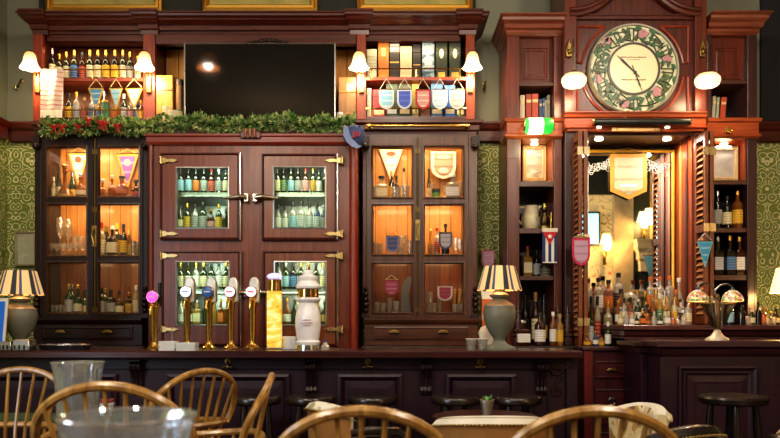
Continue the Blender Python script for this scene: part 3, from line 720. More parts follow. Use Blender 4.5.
tallbox(422, 434.5, 42, zs2, Y, canvas(['1c2830', '3c5868', 'a8bcc4', '20303a'], 9), 'dark blue box with pale picture on upper hutch shelf', gr, [('p', .2, .34, .85, .6, paper('c8d0cc', '8a949a', 2))])
tallbox(435.5, 447.5, 42, zs2, Y, GRN, 'dark green box with oval medallion, left of two on hutch shelf', gr, [('o', .32, .56, .68, .82, OV), ('p', .2, .06, .8, .2, LB['gold'])])
tallbox(449, 461, 42, zs2, Y, GRN, 'dark green box with oval medallion, right of two on hutch shelf', gr, [('o', .32, .56, .68, .82, OV), ('p', .2, .06, .8, .2, LB['gold'])])
gr = 'tall boxes on the lower hutch shelf'
for a, b, tp, c, lab in ((366.5, 371.5, 88, 'd8ccb0', 'cream'), (372.5, 385.5, 89.5, '9a2a30', 'red'), (386, 398, 83.5, '2e4030', 'dark green with silver line'), (398.5, 411, 83.5, '343c28', 'olive green'),
                         (411.5, 419, 83.5, '8a7c2c', 'mustard yellow'), (420, 430.5, 90, '7a5440', 'brown'), (431, 443, 83.5, '3a6a94', 'pale-topped blue'), (444.5, 455.5, 85, '1d62b4', 'bright blue'), (456, 465, 88, '2f5c3c', 'mid green')):
    tallbox(a, b, tp, zb2, Y, plain(c, .45), f'{lab} tall box behind the pennants on lower hutch shelf', gr, [('p', .1, .15, .9, .3, LB['silver' if 'silver' in lab else 'cream'])] if R.random() < .7 else None)
for px, c, fr, lab in ((386.5, ('7ab0cc', 'c8d0d0', 'e8ecec'), 0, 'pale blue banded shield'), (404.5, ('3a50b0', 'c4cce0', '6a84d0'), 0, 'royal blue shield'), (423, ('b88a84', 'b02430', 'e8d8c0'), 0, 'red bordered patchwork shield'),
                       (440, ('b8d0dc', 'd8e4e8', '88b0c4'), 0, 'icy white and blue shield'), (457, ('c8b4b0', 'd8d4cc', 'b06a6a'), 0, 'white and pink shield')):
    pennant('shield', px, 89.5, 15, 20, 5.96, c, 11, f'{lab} pennant hanging from the shelf of tall boxes', 'd0ccc0')
# crates beside the television
def crate(px0, py0, px1, py1, Y, a, b, lab, sticker=None):
    x0, x1, z0, z1 = wx(px0, Y), wx(px1, Y), wz(py1, Y), wz(py0, Y); t = thing('wooden_wine_box', lab, 'box', ((x0+x1)/2, Y+.06, z0))
    wd = wood(a, b)
    MB().box(x0, x1, Y, Y+.12, z0+.02, z1).build('box_body', wd, t, bevel=.004)
    for zz in (z1-.11, z0+.07): MB().box(x0+.004, x1-.004, Y-.006, Y, zz-.014, zz).build('batten', wood('8a5a20', 'b07a34', 'x'), t)
    MB().box(x0-.004, x1+.004, Y-.004, Y+.12, z0, z0+.02).build('plinth', wood('7a2a14', '9a3c20', 'x'), t)
    if sticker: MB().pbox(*sticker, Y-.003, .002).build('paper_label', LB['cream'], t)
zn = wz(122, HF)
crate(155.8, 75, 172.5, 121.6, 6.02, 'b07a2c', 'd8a448', 'honey coloured upright wooden wine box beside the television')
crate(338.5, 77, 356, 121.6, 6.02, '6a4a2c', '8e6a40', 'dull brown upright wooden wine box right of the television', (347, 84, 353, 92))
def can(px, py0, py1, w, Y, lab, c, lid):
    z0, z1, r = wz(py1, Y), wz(py0, Y), w/2*Y/F; x = wx(px, Y); t = thing('storage_tin', lab, 'tin', (x, Y, z0))
    MB().lathe([(0, z0), (r, z0), (r, z0+(z1-z0)*.85), (0, z0+(z1-z0)*.85)], (x, Y, 0), 16).build('tin_body', paper(c), t, True)
    MB().lathe([(0, z0+(z1-z0)*.85), (r*1.03, z0+(z1-z0)*.85), (r*1.03, z1), (0, z1)], (x, Y, 0), 16).build('lid', lid, t, True)
can(166.5, 107, 122, 8, 5.96, 'tall cream tin in front of the honey coloured wooden box', 'd8c8a0', plain('e0d4b4', .5))
can(173.5, 111.5, 122, 12, 5.95, 'squat cream tin in front of the honey coloured wooden box', 'd0c4a4', plain('d8ccac', .5))
can(340, 113, 122, 7, 5.96, 'small silver tin above the garland right of the television', 'b8b8b4', STEEL)
can(179.8, 80, 121.8, 7.5, 6.04, 'brown tall cylinder carton left edge of the television', '7a5a34', plain('3a2a1a', .5))
can(179.5, 110, 121.8, 6, 5.96, 'small green lidded jar against the left edge of the television', 'b8a878', plain('3a6a4a', .5))
# ------------------------------------------------------------------ television
Y = 5.96; x0, x1, z0, z1 = wx(184, Y), wx(335.5, Y), wz(121.5, Y), wz(43, Y)
t = thing('television', 'large wide black flat screen television above the garland', 'television', ((x0+x1)/2, Y+.05, z0))
MB().box(x0, x1, Y+.004, Y+.055, z0, z1).build('housing', plain('0c0c0e', .3), t, bevel=.006)
MB().frame(x0, x1, z0, z1, Y, [(0, .02), (0, 0), (.008, -.001), (.012, .004)]).build('bezel', metal('8a8a88', .3), t)
def screenmat():
    m, n, o = nt('switched off black screen'); princ(n, o, lin('050506'), .06, 0, 0, spec=.5); return m
MB().box(x0+.011, x1-.011, Y+.002, Y+.006, z0+.011, z1-.011).build('screen', screenmat(), t)
# ------------------------------------------------------------------ garland of evergreen sprigs with red ribbons
t = thing('evergreen_garland', 'green evergreen garland with red ribbons along the cabinet tops', 'garland', (wx(196, 5.8), 5.8, wz(134, 5.8)))
def gpath(u):
    px = 43+312*u; k = min(1, max(0, (px-138)/18)); Y = 5.84*(1-k)+5.75*k
    return Vector((wx(px, Y), Y, wz(126.5-2.2*k+1.6*math.sin(u*23)+.8*math.sin(u*61), Y)))
def leafmat():
    m, n, o = nt('evergreen needles'); p = princ(n, o, None, .55)
    ns = N(n, 'TexNoise', Scale=26.0, Detail=2.0); L(n, coords(n), ns.inputs['Vector'])
    L(n, ramp(n, ns.outputs[0], [(.3, '33562e'), (.46, '6a9a54'), (.62, 'd4da98')]), p.inputs['Base Color']); return m
fo = MB(); zt_f = wz(134, RF)
for i in range(5200):
    p = gpath(R.random()); a = R.uniform(0, 2*PI); rr = (.05+.012*math.sin(p.x*21)+.006*math.sin(p.x*47))*math.sqrt(R.random())
    p = p+Vector((R.uniform(-.012, .012), math.cos(a)*rr, math.sin(a)*rr*.95))
    d = Vector((R.gauss(0, .8), math.cos(a)-.3, math.sin(a)+.2)).normalized(); l = R.uniform(.025, .05); w = R.uniform(.006, .011)
    sd = d.cross(Vector((R.random(), R.random(), R.random()))).normalized()*w
    q = [p, p+d*l*.5+sd, p+d*l, p+d*l*.5-sd]
    if p.x > wx(146, RF):
        for v in q: v.z = max(v.z, zt_f+.004)
    fo.add(q, [(0, 1, 2, 3)])
fo.build('foliage', leafmat(), t)
MB().tube([gpath(i/60) for i in range(61)], .012, 6).build('wire_core', plain('2a3a1c', .8), t, True)
RED = plain('b81c1c', .4)
for px in (58, 66, 82, 92, 104, 108, 121):
    p = gpath((px-43)/312)+Vector((0, -.068, R.uniform(-.02, .03))); m = MB()
    m.ball(p, .009, 6)
    for s in (-1, 1):
        m.tube([p, p+Vector((s*.022, -.006, .018)), p+Vector((s*.036, 0, .004)), p+Vector((s*.012, 0, -.004)), p], .0055, 6)
        m.tube([p, p+Vector((s*.012, -.004, -.03)), p+Vector((s*.02, -.002, -.052))], .005, 6)
    m.build('ribbon_bow', RED, t, True)
# three little wooden pegs on the refrigerator top
Y = 5.668; t = thing('peg_block', 'dark red block with three pegs on the refrigerator top edge', 'peg block', (wx(249, Y), Y, wz(138, Y)))
MB().pbox(240, 131, 260, 138, Y, .03).build('block', wood('4a1614', '6a2420', 'x'), t, bevel=.005)
for px in (245.5, 250, 254.5): MB().tube([(wx(px, Y), Y-.012, wz(137, Y)), (wx(px, Y), Y-.015, wz(129, Y))], .011, 8).build('peg', wood('7a3a28', 'a05a40'), t, True)
# baseball cap hanging from the refrigerator corner
cx, cy, cz = wx(352, 5.6), 5.6, wz(138, 5.6)
t = thing('baseball_cap', 'blue baseball cap with red front hanging on the refrigerator corner', 'cap', (cx, cy, cz-.09))
def capv(px, py, y): return Vector((wx(px, 5.6), y, wz(py, 5.6)))
c0 = capv(354.5, 136, 5.6)
Mc = Matrix.Rotation(.55, 3, 'Y') @ Matrix.Rotation(.5, 3, 'X')
MB().lathe([(.072, -.05), (.076, -.02), (.074, .02), (.062, .05), (.04, .072), (.015, .08), (0, .081)], c0, 20, M=Mc).build('crown', plain('4a5888', .75), t, True)
bd = MB()
for k in range(3): bd.prism([(c0.x-.012+.02*k, c0.z-.036+.006*k), (c0.x+.0+.02*k, c0.z-.034+.006*k), (c0.x+.008+.02*k, c0.z+.016-.004*k), (c0.x-.004+.02*k, c0.z+.018-.004*k)], 5.512, 5.53)
bd.build('front_badge', plain('a8404c', .7), t)
P = [(345, 127), (343.6, 132), (344, 138), (347, 144), (352, 149), (358, 151), (362, 149), (358, 147), (353, 142), (350, 136), (348.6, 130)]
n = len(P); f_ = [capv(a, b, 5.535-.02*math.sin(PI*k/(n-1))) for k, (a, b) in enumerate(P)]; b_ = [p+Vector((.003, .008, .002)) for p in f_]
MB().rings([f_, b_]).build('brim', plain('8494bc', .75), t)
MB().ball(c0+Mc @ Vector((0, 0, .082)), .009, 6).build('top_button', plain('3a4a7a', .7), t, True)
# ------------------------------------------------------------------ contents of the left display cabinet
Y = 6.14
row('top left compartment, left cabinet', Y, sl[0], [(53.8, 177, 'wine', 'pale', 'cream', 'white', 5), (59, 166, 'slope', 'dark', 'cream', 'black', 8), (65, 168, 'longneck', 'amber', 'gold', 'gold', 14, -.08), (72.5, 172, 'slope', 'green', 'yellow', 'silver', 8, .06), (80.5, 176, 'flask', 'amber', 'cream', 'white', 11)], 'bottles in the top left compartment')
pennant('tri', 78.5, 153, 21, 33, 6.26, ('ece4d0', 'd8a43c', 'b8503c'), 5, 'white pennant with red mark and gold fringe in left cabinet', emblem=('b84434', [(0, .2, .32, .1)]))
row('top right compartment, left cabinet', Y, sl[0], [(102.5, 181, 'flask', 'amber', None, 'white', 9), (112, 178, 'flask', 'amber', None, 'white', 13), (122, 176, 'flask', 'pink', 'orange', 'black', 16, -.06), (136, 180, 'flask', 'brown', 'red', 'black', 10)], 'decanters in the top right compartment')
pennant('tri', 127.5, 154, 22, 34, 6.26, ('7a4cae', 'd8a43c', 'd0a0c0'), 5, 'purple pennant with gold fringe in the left cabinet', emblem=('d8b0a8', [(0, .25, .3, .1)]))
vessels('wine_glass', 'in left cabinet middle compartment, front row', 6.07, sl[1], [(51, 244, 6), (57, 244, 6.5), (63.5, 244, 6.5), (70, 244, 6.5), (76.5, 244, 6.5), (83, 244, 6.5)], 'wine glasses in the left cabinet')
vessels('wine_glass', 'in left cabinet middle compartment, back row', 6.22, sl[1], [(60, 218, 8.5), (68, 220, 8), (75, 236, 6.5), (81, 236.5, 6), (87, 237, 5.5)], 'wine glasses in the left cabinet')
row('middle right compartment, left cabinet', 6.12, sl[1], [(101.5, 222, 'wine', 'pale', 'cream', 'red', 8), (106.5, 226, 'slope', 'green', 'cream', 'gold', 9, .08), (112.5, 226, 'square', 'brown', 'cream', 'white', 10), (117, 223, 'wine', 'olive', 'yellow', 'yellow', 8, .09), (123.5, 224, 'whisky', 'brown', 'yellow', 'black', 9), (129, 230, 'wine', 'amber', 'gold', 'yellow', 8, .05)], 'bottles in the middle right compartment')
vessels('tumbler', 'beside bottles, left cabinet middle right compartment', 6.1, sl[1], [(133.5, 241, 5.5), (138, 242, 5.5, .08)], 'tumblers in the left cabinet')
vessels('shot_glass', 'along bottom left of left cabinet', 6.1, sl[2], [(52.5, 305, 4), (56.5, 305, 4), (60.5, 305, 4), (64.5, 305.5, 4)], 'shot glasses in the left cabinet')
row('bottom left compartment, left cabinet', 6.14, sl[2], [(69, 284, 'wine', 'green', 'grey', 'gold', 8), (72.5, 284, 'wine', 'green', 'grey', 'silver', 7, .1), (78, 285, 'round', 'green', 'cream', 'gold', 14), (85, 290, 'round', 'green', 'cream', 'black', 9, .07)], 'bottles in the bottom left compartment')
row('bottom right compartment, left cabinet', 6.14, sl[2], [(101.5, 287, 'wine', 'green', 'grey', 'black', 8), (105.5, 288, 'wine', 'olive', 'cream', 'gold', 7, .1), (111, 290, 'whisky', 'dark', 'grey', 'black', 9), (119.5, 291, 'round', 'brown', 'cream', 'black', 10), (129, 292, 'wine', 'olive', 'gold', 'gold', 8), (136.5, 285, 'wine', 'pale', 'cream', 'white', 8)], 'bottles in the bottom right compartment')
# ------------------------------------------------------------------ contents of the right display cabinet
row('top left compartment, right cabinet', 6.13, sr[0], [(381.5, 176, 'square', 'pale', 'cream', 'black', 13), (391.5, 171, 'wine', 'olive', 'yellow', 'gold', 7, .08), (396.5, 176, 'wine', 'dark', 'black', 'black', 7, .1), (404, 168, 'beer', 'pale', 'cream', 'black', 6, .1)], 'bottles in the top left compartment of the right cabinet')
vessels('tumbler', 'top left compartment, right cabinet', 6.08, sr[0], [(374.5, 187, 5), (396, 187, 11), (406, 186, 8)], 'tumblers in the top left compartment of the right cabinet')
pennant('tri', 391, 149, 24, 31, 6.26, ('eae2dc', 'd8ccc0', 'b86a60'), 0, 'white pennant with red mark in the right cabinet', emblem=('c05040', [(0, .16, .4, .08)]))
pennant('shield', 443.5, 151, 25, 28, 6.24, ('a88478', 'd8d0c8', '4a3c3a'), 0, 'large striped shield banner at the top of the right cabinet', emblem=('c8c0b8', [(0, .22, .6, .07), (0, .7, .4, .1)]))
row('top right compartment, right cabinet', 6.12, sr[0], [(429, 169, 'beer', 'olive', 'cream', 'black', 5, .1), (452.5, 174, 'square', 'clear', 'white', 'white', 14)], 'bottles in the top right compartment of the right cabinet')
x, z = wx(436, 6.1), sr[0]
t = thing('drinks_tin', 'small green and black tin standing in the right cabinet', 'tin', (x, 6.1, z))
MB().lathe([(0, z+.001), (.033, z+.001), (.033, z+.055), (0, z+.055)], (x, 6.1, 0), 14).build('tin_body', plain('6a9a3c', .4), t, True)
MB().lathe([(0, z+.055), (.034, z+.055), (.034, z+.085), (0, z+.085)], (x, 6.1, 0), 14).build('lid', plain('2a4a2a', .4), t, True)
vessels('goblet', 'top right compartment, right cabinet', 6.18, sr[0], [(431, 184, 7), (445.5, 186, 6), (460, 182, 7)], 'goblets in the top right compartment of the right cabinet')
vessels('tumbler', 'middle left compartment, right cabinet', 6.1, sr[1], [(376, 243, 5), (380.5, 244, 5), (403, 236, 9, .1), (401, 247, 8), (410, 240, 5)], 'tumblers in the middle left compartment of the right cabinet')
pennant('shield', 392.5, 236, 13, 17, 6.03, ('44508c', '8a8cb0', 'b08a4a'), 6.5, 'small blue shield pennant standing in the right cabinet', 'd8a43c')
row('middle right compartment, right cabinet', 6.14, sr[1], [(430.5, 232, 'flask', 'gold', None, 'gold', 11), (437, 228, 'whisky', 'clear', 'red', 'red', 8), (445.5, 224, 'round', 'dark', None, 'black', 9)], 'bottles in the middle right compartment of the right cabinet')
vessels('goblet', 'middle right compartment, right cabinet', 6.12, sr[1], [(433, 245, 9), (455, 238, 7), (459.5, 240, 6)], 'goblets in the middle right compartment of the right cabinet')
pennant('shield', 445.5, 232.5, 13, 17, 6.03, ('c4bcc0', '3c4c6a', '7a7478'), 0, 'small grey shield pennant with blue edge in the right cabinet')
vessels('tumbler', 'bottom left compartment, right cabinet', 6.1, sr[2], [(377, 302, 6), (383, 303, 5.5), (389.5, 298, 8, .1), (396, 301, 7)], 'tumblers in the bottom left compartment of the right cabinet')
pennant('shield', 391.5, 280, 14, 15.5, 6.05, ('b04a6a', 'a83050', 'd8b0b8'), 5, 'pink shield pennant with dark edge in the right cabinet', 'c8c0b0')
x, z = wx(406, 6.15), sr[2]
t = thing('glass_sculpture', 'tall curved cut glass sculpture in the right cabinet bottom compartment', 'ornament', (x, 6.15, z))
MB().rings([[(x+dx+a*w, 6.15+b*.03, z+h) for a, b in ((-1, -1), (1, -1), (1, 1), (-1, 1))] for dx, w, h in ((0, .04, .001), (-.005, .036, .08), (-.008, .03, .16), (0, .034, .23), (.016, .03, .28), (.03, .014, .31))]).build('glass_body', glass('dfe8ea', .85, .15, .35, 'c8d4d4'), t, True)
vessels('tumbler', 'bottom right compartment, right cabinet', 6.1, sr[2], [(429.5, 292, 7), (434, 303, 5.5), (440, 297, 6, .08), (455, 304, 6), (461, 304, 6)], 'tumblers in the bottom right compartment of the right cabinet')
pennant('shield', 445, 286, 15, 15, 6.05, ('a8303c', 'd8c8c4', '6a6a90'), 0, 'red shield pennant with white edge in the right cabinet')
for i, px in enumerate((453, 457.5, 462)):
    x = wx(px, 6.22); t = thing('hardback_book', ['tan slim book, left of three leaning books in right cabinet', 'tan slim book, middle of three books in right cabinet', 'tan slim book, right of three books in right cabinet'][i], 'book', (x, 6.22, sr[2]), 0, 'slim books in the right cabinet')
    MB().prism([(x-.012, sr[2]+.001), (x+.012, sr[2]+.001), (x+.028, sr[2]+.21), (x+.004, sr[2]+.21)], 6.17, 6.27).build('cover', plain('b8843c', .6), t, bevel=.002)
    MB().prism([(x-.009, sr[2]+.004), (x+.009, sr[2]+.004), (x+.0255, sr[2]+.212), (x+.0065, sr[2]+.212)], 6.172, 6.26).build('pages', plain('e4d8b8', .8), t)
# ------------------------------------------------------------------ bottles in the refrigerator
def fridge(key, y, top, bottom, place):
    zs, zf = SH[key]
    row(f'upper shelf, {place} refrigerator door', RF+.16, zs, top, f'bottles behind the {place} refrigerator door, upper shelf')
    row(f'lower shelf, {place} refrigerator door', RF+.16, zf, bottom, f'bottles behind the {place} refrigerator door, lower shelf')
def rw(x0, x1, n, pt, kinds):
    return [(x0+(x1-x0)*i/(n-1), pt+R.uniform(-1, 1), *kinds[i % len(kinds)]) for i in range(n)]
fridge('ul', 0, [(180.5, 166, 'wine', 'dark', 'lightblue', 'black'), (188.5, 166, 'wine', 'dark', 'lightblue', 'black'), (196, 167, 'wine', 'dark', 'orange', 'black'), (204, 167, 'wine', 'dark', 'grey', 'black'), (211.5, 168, 'wine', 'brown', 'red', 'red'), (219, 168, 'wine', 'olive', 'grey', 'white'), (226, 168, 'wine', 'olive', 'cream', 'black')],
       [(180, 205, 'beer', 'olive', 'cream', 'black', 8), (187, 203, 'wine', 'olive', 'yellow', 'gold', 8), (195, 204, 'wine', 'clear', 'grey', 'black', 8), (203, 202, 'wine', 'olive', 'grey', 'black', 8), (211, 209, 'beer', 'brown', 'pink', 'gold', 8), (219, 204, 'wine', 'olive', 'yellow', 'gold', 8), (226, 208, 'beer', 'olive', None, 'silver', 7)], 'upper left')
fridge('ur', 0, [(277.5, 166, 'wine', 'olive', 'cream', 'black'), (283.5, 166, 'wine', 'dark', 'green', 'black'), (291, 167, 'wine', 'olive', 'lightblue', 'black'), (298, 167, 'wine', 'dark', 'grey', 'black'), (305.5, 167, 'wine', 'brown', 'pink', 'red'), (313, 167, 'wine', 'olive', 'gold', 'gold'), (319, 168, 'wine', 'green', 'white', 'black'), (325, 168, 'wine', 'olive', None, 'silver')],
       [(278, 205, 'wine', 'clear', 'white', 'black', 8), (285, 206, 'wine', 'clear', 'white', 'black', 8), (293, 202, 'wine', 'clear', 'lightblue', 'black', 8), (301.5, 201, 'wine', 'clear', 'silver', 'black', 8), (309.5, 203, 'wine', 'clear', 'silver', 'black', 8), (317, 203, 'wine', 'blue', 'silver', 'black', 8), (324, 205, 'wine', 'blue', 'grey', 'silver', 7)], 'upper right')
fridge('ll', 0, [(180.5, 262, 'wine', 'olive', 'cream', 'gold'), (188, 262, 'wine', 'olive', 'white', 'black'), (196, 262, 'wine', 'clear', 'white', 'gold'), (203.5, 262, 'wine', 'olive', 'cream', 'gold'), (211.5, 262, 'wine', 'olive', 'grey', 'black'), (219, 262, 'wine', 'clear', 'white', 'black'), (226, 262, 'wine', 'olive', 'cream', 'gold')],
       [(181, 298, 'beer', 'clear', 'white', 'black', 8), (189, 298, 'beer', 'olive', 'white', 'black', 8), (197, 300, 'square', 'gold', 'cream', 'silver', 9), (206, 299, 'beer', 'green', None, 'black', 8), (214, 299, 'beer', 'gold', None, 'black', 8), (221, 299, 'square', 'amber', 'orange', 'gold', 9), (227, 299, 'square', 'amber', None, 'gold', 6)], 'lower left')
fridge('lr', 0, [(279, 262, 'wine', 'clear', 'white', 'black'), (286, 262, 'wine', 'olive', 'lightblue', 'silver'), (293.5, 262, 'wine', 'dark', 'blue', 'black'), (301, 262, 'wine', 'olive', 'cream', 'gold'), (308.5, 262, 'wine', 'green', 'cream', 'gold'), (316, 262, 'wine', 'olive', 'grey', 'black'), (323, 262, 'wine', 'clear', 'cream', 'gold')],
       [(279, 298, 'beer', 'gold', 'cream', 'gold', 8), (287, 298, 'beer', 'amber', 'white', 'gold', 8), (295, 299, 'beer', 'olive', None, 'black', 8), (303, 299, 'beer', 'brown', 'cream', 'black', 8), (311, 299, 'beer', 'green', 'white', 'black', 8), (318, 299, 'beer', 'gold', 'cream', 'gold', 8), (324.5, 299, 'beer', 'olive', 'gold', 'silver', 7)], 'lower right')
# ------------------------------------------------------------------ right bay: two niche towers, clock bay, mirror
TF, TB = 5.92, 6.36
RW, RWX = wood('43190f', '6e2e1e'), wood('43190f', '6e2e1e', 'x')
DW, DWX = wood('2c1a1a', '46282a'), wood('2c1a1a', '46282a', 'x')
RL, RLX = wood('7a2e16', 'ac5428'), wood('7a2e16', 'ac5428', 'x')
def tower(label, ox0, ox1, ix0, ix1, boards, top, corn, cornext, floor_py, wd, extra):
    x0, x1, i0, i1 = wx(ox0, TF), wx(ox1, TF), wx(ix0, TF), wx(ix1, TF); zt = wz(top, TF); zb = 1.018 if floor_py is None else floor_py
    t = thing('shelf_tower', label, 'shelf unit', ((x0+x1)/2, TB, zb))
    for a, b in ((x0, i0), (i1, x1)):
        MB().box(a, b, TF, TB-.02, zb, zt).build('side_stile', wd, t, bevel=.004)
        MB().frame(a+.012, b-.012, zb+.1, zt-.95, TF, [(0, .003), (0, -.004), (.006, -.004), (.008, .003)]).build('stile_bead', wd, t)
    MB().box(x0, x1, TB-.02, TB, zb, zt).build('back_panel', DW, t)
    zs = []
    for py, th in boards:
        z = wz(py, TF); MB().box(i0, i1, TF+.015, TB-.02, z-th*TF/F, z).build('shelf', wood('3c2420', '5c3a30', 'x'), t); zs.append(z)
    # closed panel at the top and the frieze
    MB().box(i0, i1, TF+.06, TF+.09, wz(82, TF), zt).build('top_panel', RW, t)
    MB().field(i0+.03, i1-.03, wz(77, TF), wz(44, TF), TF+.06, [(0, .002), (0, -.008), (.012, -.008), (.02, .004), (.04, -.004)]).build('raised_panel', RW, t)
    c0, c1 = wz(corn[1], TF), wz(corn[0], 5.8)
    h = c1-c0
    MB().tier(x0, x1, TF, TB, [(0, c0), (.02, c0+.02), (.02, c0+.28*h), (.05, c0+.36*h), (.06, c0+.55*h), (.095, c0+.7*h), (.1, c0+.85*h), (.13, c0+.93*h), (.13, c1)], *((.5, 0) if ox0 < 600 else (0, .5))).build('cornice', wood('5a2a1c', '8a4c34', 'x'), t)
    f0, f1 = wz(139, TF), wz(119, TF)
    MB().tier(x0, x1, TF-.015, TF+.2, [(0, f0), (.02, f0+.015), (.02, f0+.03), (.005, f0+.04), (.005, f1-.035), (.02, f1-.025), (.025, f1)], *((1, 0) if ox0 < 600 else (0, 1))).build('frieze', RLX, t)
    return t, zs
tl, zl = tower('left shelf tower with jug and books beside the clock', 507, 562, 519.5, 554, ((82, 3), (119, 3), (181, 5), (228, 5), (276, 4)), 36, (13, 36), 0, None, RW, 0)
tr, zr = tower('right shelf tower with books and whisky bottles beside the clock', 706, 757, 711.5, 747.5, ((80, 3), (118, 3), (180, 4), (228, 4), (275, 5)), 34, (11, 35), 0, 1.02, DW, 0)
for t_, a, b in ((tl, 519.5, 554), (tr, 711.5, 747.5)):   # lit niche linings
    MB().box(wx(a, TF)+.001, wx(b, TF)-.001, TB-.03, TB-.02, wz(181, TF), wz(139, TF)).build('niche_lining', RL, t_)
    for q in (a, b):
        s = 1 if q == a else -1
        MB().box(wx(q, TF)+s*.001, wx(q, TF)+s*.012, TF+.02, TB-.03, wz(181, TF)+.001, wz(139, TF)).build('niche_lining', RL, t_)
    light('niche_light', 'AREA', ((wx(a, TF)+wx(b, TF))/2, TF+.12, wz(140, TF)-.02), .5 if a < 600 else 1.1, 'fff0dc', .12, (.3, 0, 0), .06)
    MB().lathe([(0, 0), (.03, 0), (.03, .008), (0, .008)], ((wx(a, TF)+wx(b, TF))/2, TF+.1, wz(140, TF)-.012), 12).build('downlight', glow('fff0d0', 6), t_, True)
# carved cone brackets by the tower foot
for i, px in enumerate((519, 563, 574)):
    Y = 5.77 if i == 2 else 5.845; px = (519, 559, 568.5)[i]; x = wx(px, Y); zb = wz(338, Y); t = thing('carved_cone', ['carved dark cone ornament beside the striped lamp and square decanter', 'carved dark cone ornament right of the yellow labelled bottle', 'carved dark cone ornament against the left mirror shutter'][i], 'ornament', (x, Y+.03, 1.02))
    m = MB().box(x-.03, x+.03, Y, Y+.055, 1.0195, zb+.0)
    m.build('post', DW, t, bevel=.004)
    m = MB()
    for r in range(6):
        zz = zb+.02+r*.036; rr = .034*(1-r/7.5)
        for k in range(6): m.ball((x+math.cos(k*PI/3+r*.5)*rr, Y+.028+math.sin(k*PI/3+r*.5)*rr*.8, zz), .0145-.001*r, 5)
    m.lathe([(0, 0), (.03, 0), (.03, .1), (.005, .25), (0, .25)], (x, Y+.028, zb), 10)
    m.build('cone', wood('2a1614', '4c2c24'), t, True)
# ------------------------------------------------------------------ clock bay
BF = 5.85
x0, x1 = wx(564, BF), wx(705, BF); zl0 = wz(132, BF); zt = wz(-40, BF)
t = thing('clock_bay', 'tall dark red panelled bay carrying the round clock above the mirror', 'wall panelling', ((x0+x1)/2, TB, 1.02))
def bx(a, b, y0, y1, z0, z1, nm, m, **k): return MB().box(a, b, y0, y1, z0, z1).build(nm, m, t, **k)
a0, a1 = wx(576, BF), wx(694, BF)
bx(a0, a1, BF+.03, TB, wz(113, BF), zt, 'clock_board', MAH)
for p, q in ((564, 576), (694, 705.5)):
    bx(wx(p, BF), wx(q, BF), BF-.02, TB-.001, wz(113, BF), zt, 'upper_pilaster', RW, bevel=.004)
zc = wz(69, BF)
# entablature below the clock: ledge, board, red soffit strip
MB().tier(x0+.0, x1, BF-.02, TB-.002, [(0, wz(126, BF)), (0, wz(119, BF)), (.015, wz(118, BF)), (.02, wz(115, BF)), (.03, wz(114, BF)), (.03, wz(113, BF))], 0, 0).build('ledge', RLX, t)
MB().tier(x0+.02, x1-.02, BF-.03, TB-.002, [(0, zl0), (.0, wz(130, BF)), (.02, wz(129, BF)), (.02, wz(127.3, BF)), (0, wz(126.2, BF))]).build('soffit_board', wood('8c3416', 'b8562a', 'x'), t)
# broken pediment mouldings at the top
for s in (-1, 1):
    xc = (x0+x1)/2; P = []
    for i in range(11):
        u = i/10; P.append((xc+s*(.5-.36*u), BF-.02, wz(14, BF)-.005+.18*(u**2.2)))
    MB().tube([(p[0], p[1]+.01, p[2]) for p in P], .026, 8).tube([(p[0], p[1]-.012, p[2]+.03) for p in P], .016, 8).build('scroll_moulding', MAHX, t, True)
MB().box(a0, a1, BF+.0, BF+.03, wz(19, BF), wz(15, BF)).box(a0, a1, BF-.012, BF+.03, wz(16, BF), wz(14.2, BF)).build('cross_moulding', MAHX, t, bevel=.004)
# panel frame and spandrel beads around the dial
pw, ph = wx(690, BF), wx(580, BF)
for sx in (-1, 1):
    for sz in (-1, 1):
        xc = wx(633.5, BF); X = xc+sx*.43; Zq = zc+sz*.335
        pts = [(xc+sx*.395*math.cos(math.radians(8+49*i/12)), BF+.022, zc+sz*.395*math.sin(math.radians(8+49*i/12))) for i in range(13)]
        P = pts+[(pts[-1][0], BF+.022, Zq), (X, BF+.022, Zq), (X, BF+.022, pts[0][2])]
        MB().tube(P, .011, 6, closed=True).build('spandrel_bead', wood('7a2c1c', 'a04a30'), t, True)
# lower pilasters and the mirror recess
for p, q in ((565, 576.5), (694.5, 705)):
    bx(wx(p, BF), wx(q, BF), BF, TB-.003, 1.0195, zl0-.001, 'lower_pilaster', DW if p < 600 else RW, bevel=.004)
jx0, jx1 = wx(576.7, BF), wx(694.3, BF)
bx(jx1-.008, jx1-.001, BF+.03, 6.24, 1.18, zl0-.001, 'jamb_lining', RL); bx(jx0+.001, jx0+.03, BF+.03, 6.24, 1.0195, zl0-.001, 'jamb_lining', RL)
bx(jx1-.016, jx1-.008, 6.09, 6.12, 1.18, zl0-.001, 'jamb_bead', wood('b8743a', 'd89a54')); bx(jx1-.016, jx1-.008, 5.95, 5.99, 1.18, zl0-.001, 'jamb_bead', MAH)
bx(jx0+.03, jx1-.008, BF+.03, 6.24, zl0-.02, zl0-.001, 'soffit', DWX)
for px in (599, 667):
    MB().lathe([(0, -.004), (.028, -.004), (.032, 0), (.032, .008), (0, .008)], (wx(px, 5.98), 5.98, zl0-.028), 14).build('downlight', glow('ffeccc', 9), t, True)
    light('alcove_spot', 'AREA', (wx(px, 5.98), 5.95, zl0-.045), 6, 'fff0d8', .08, (0, 0, 0), .08)
    MB().lathe([(0, -.006), (.022, -.006), (.026, 0), (0, 0)], (wx(px-1, BF-.02), BF-.032, wz(128.6, BF)), 12).build('downlight', glow('fff4dc', 12), t, True)
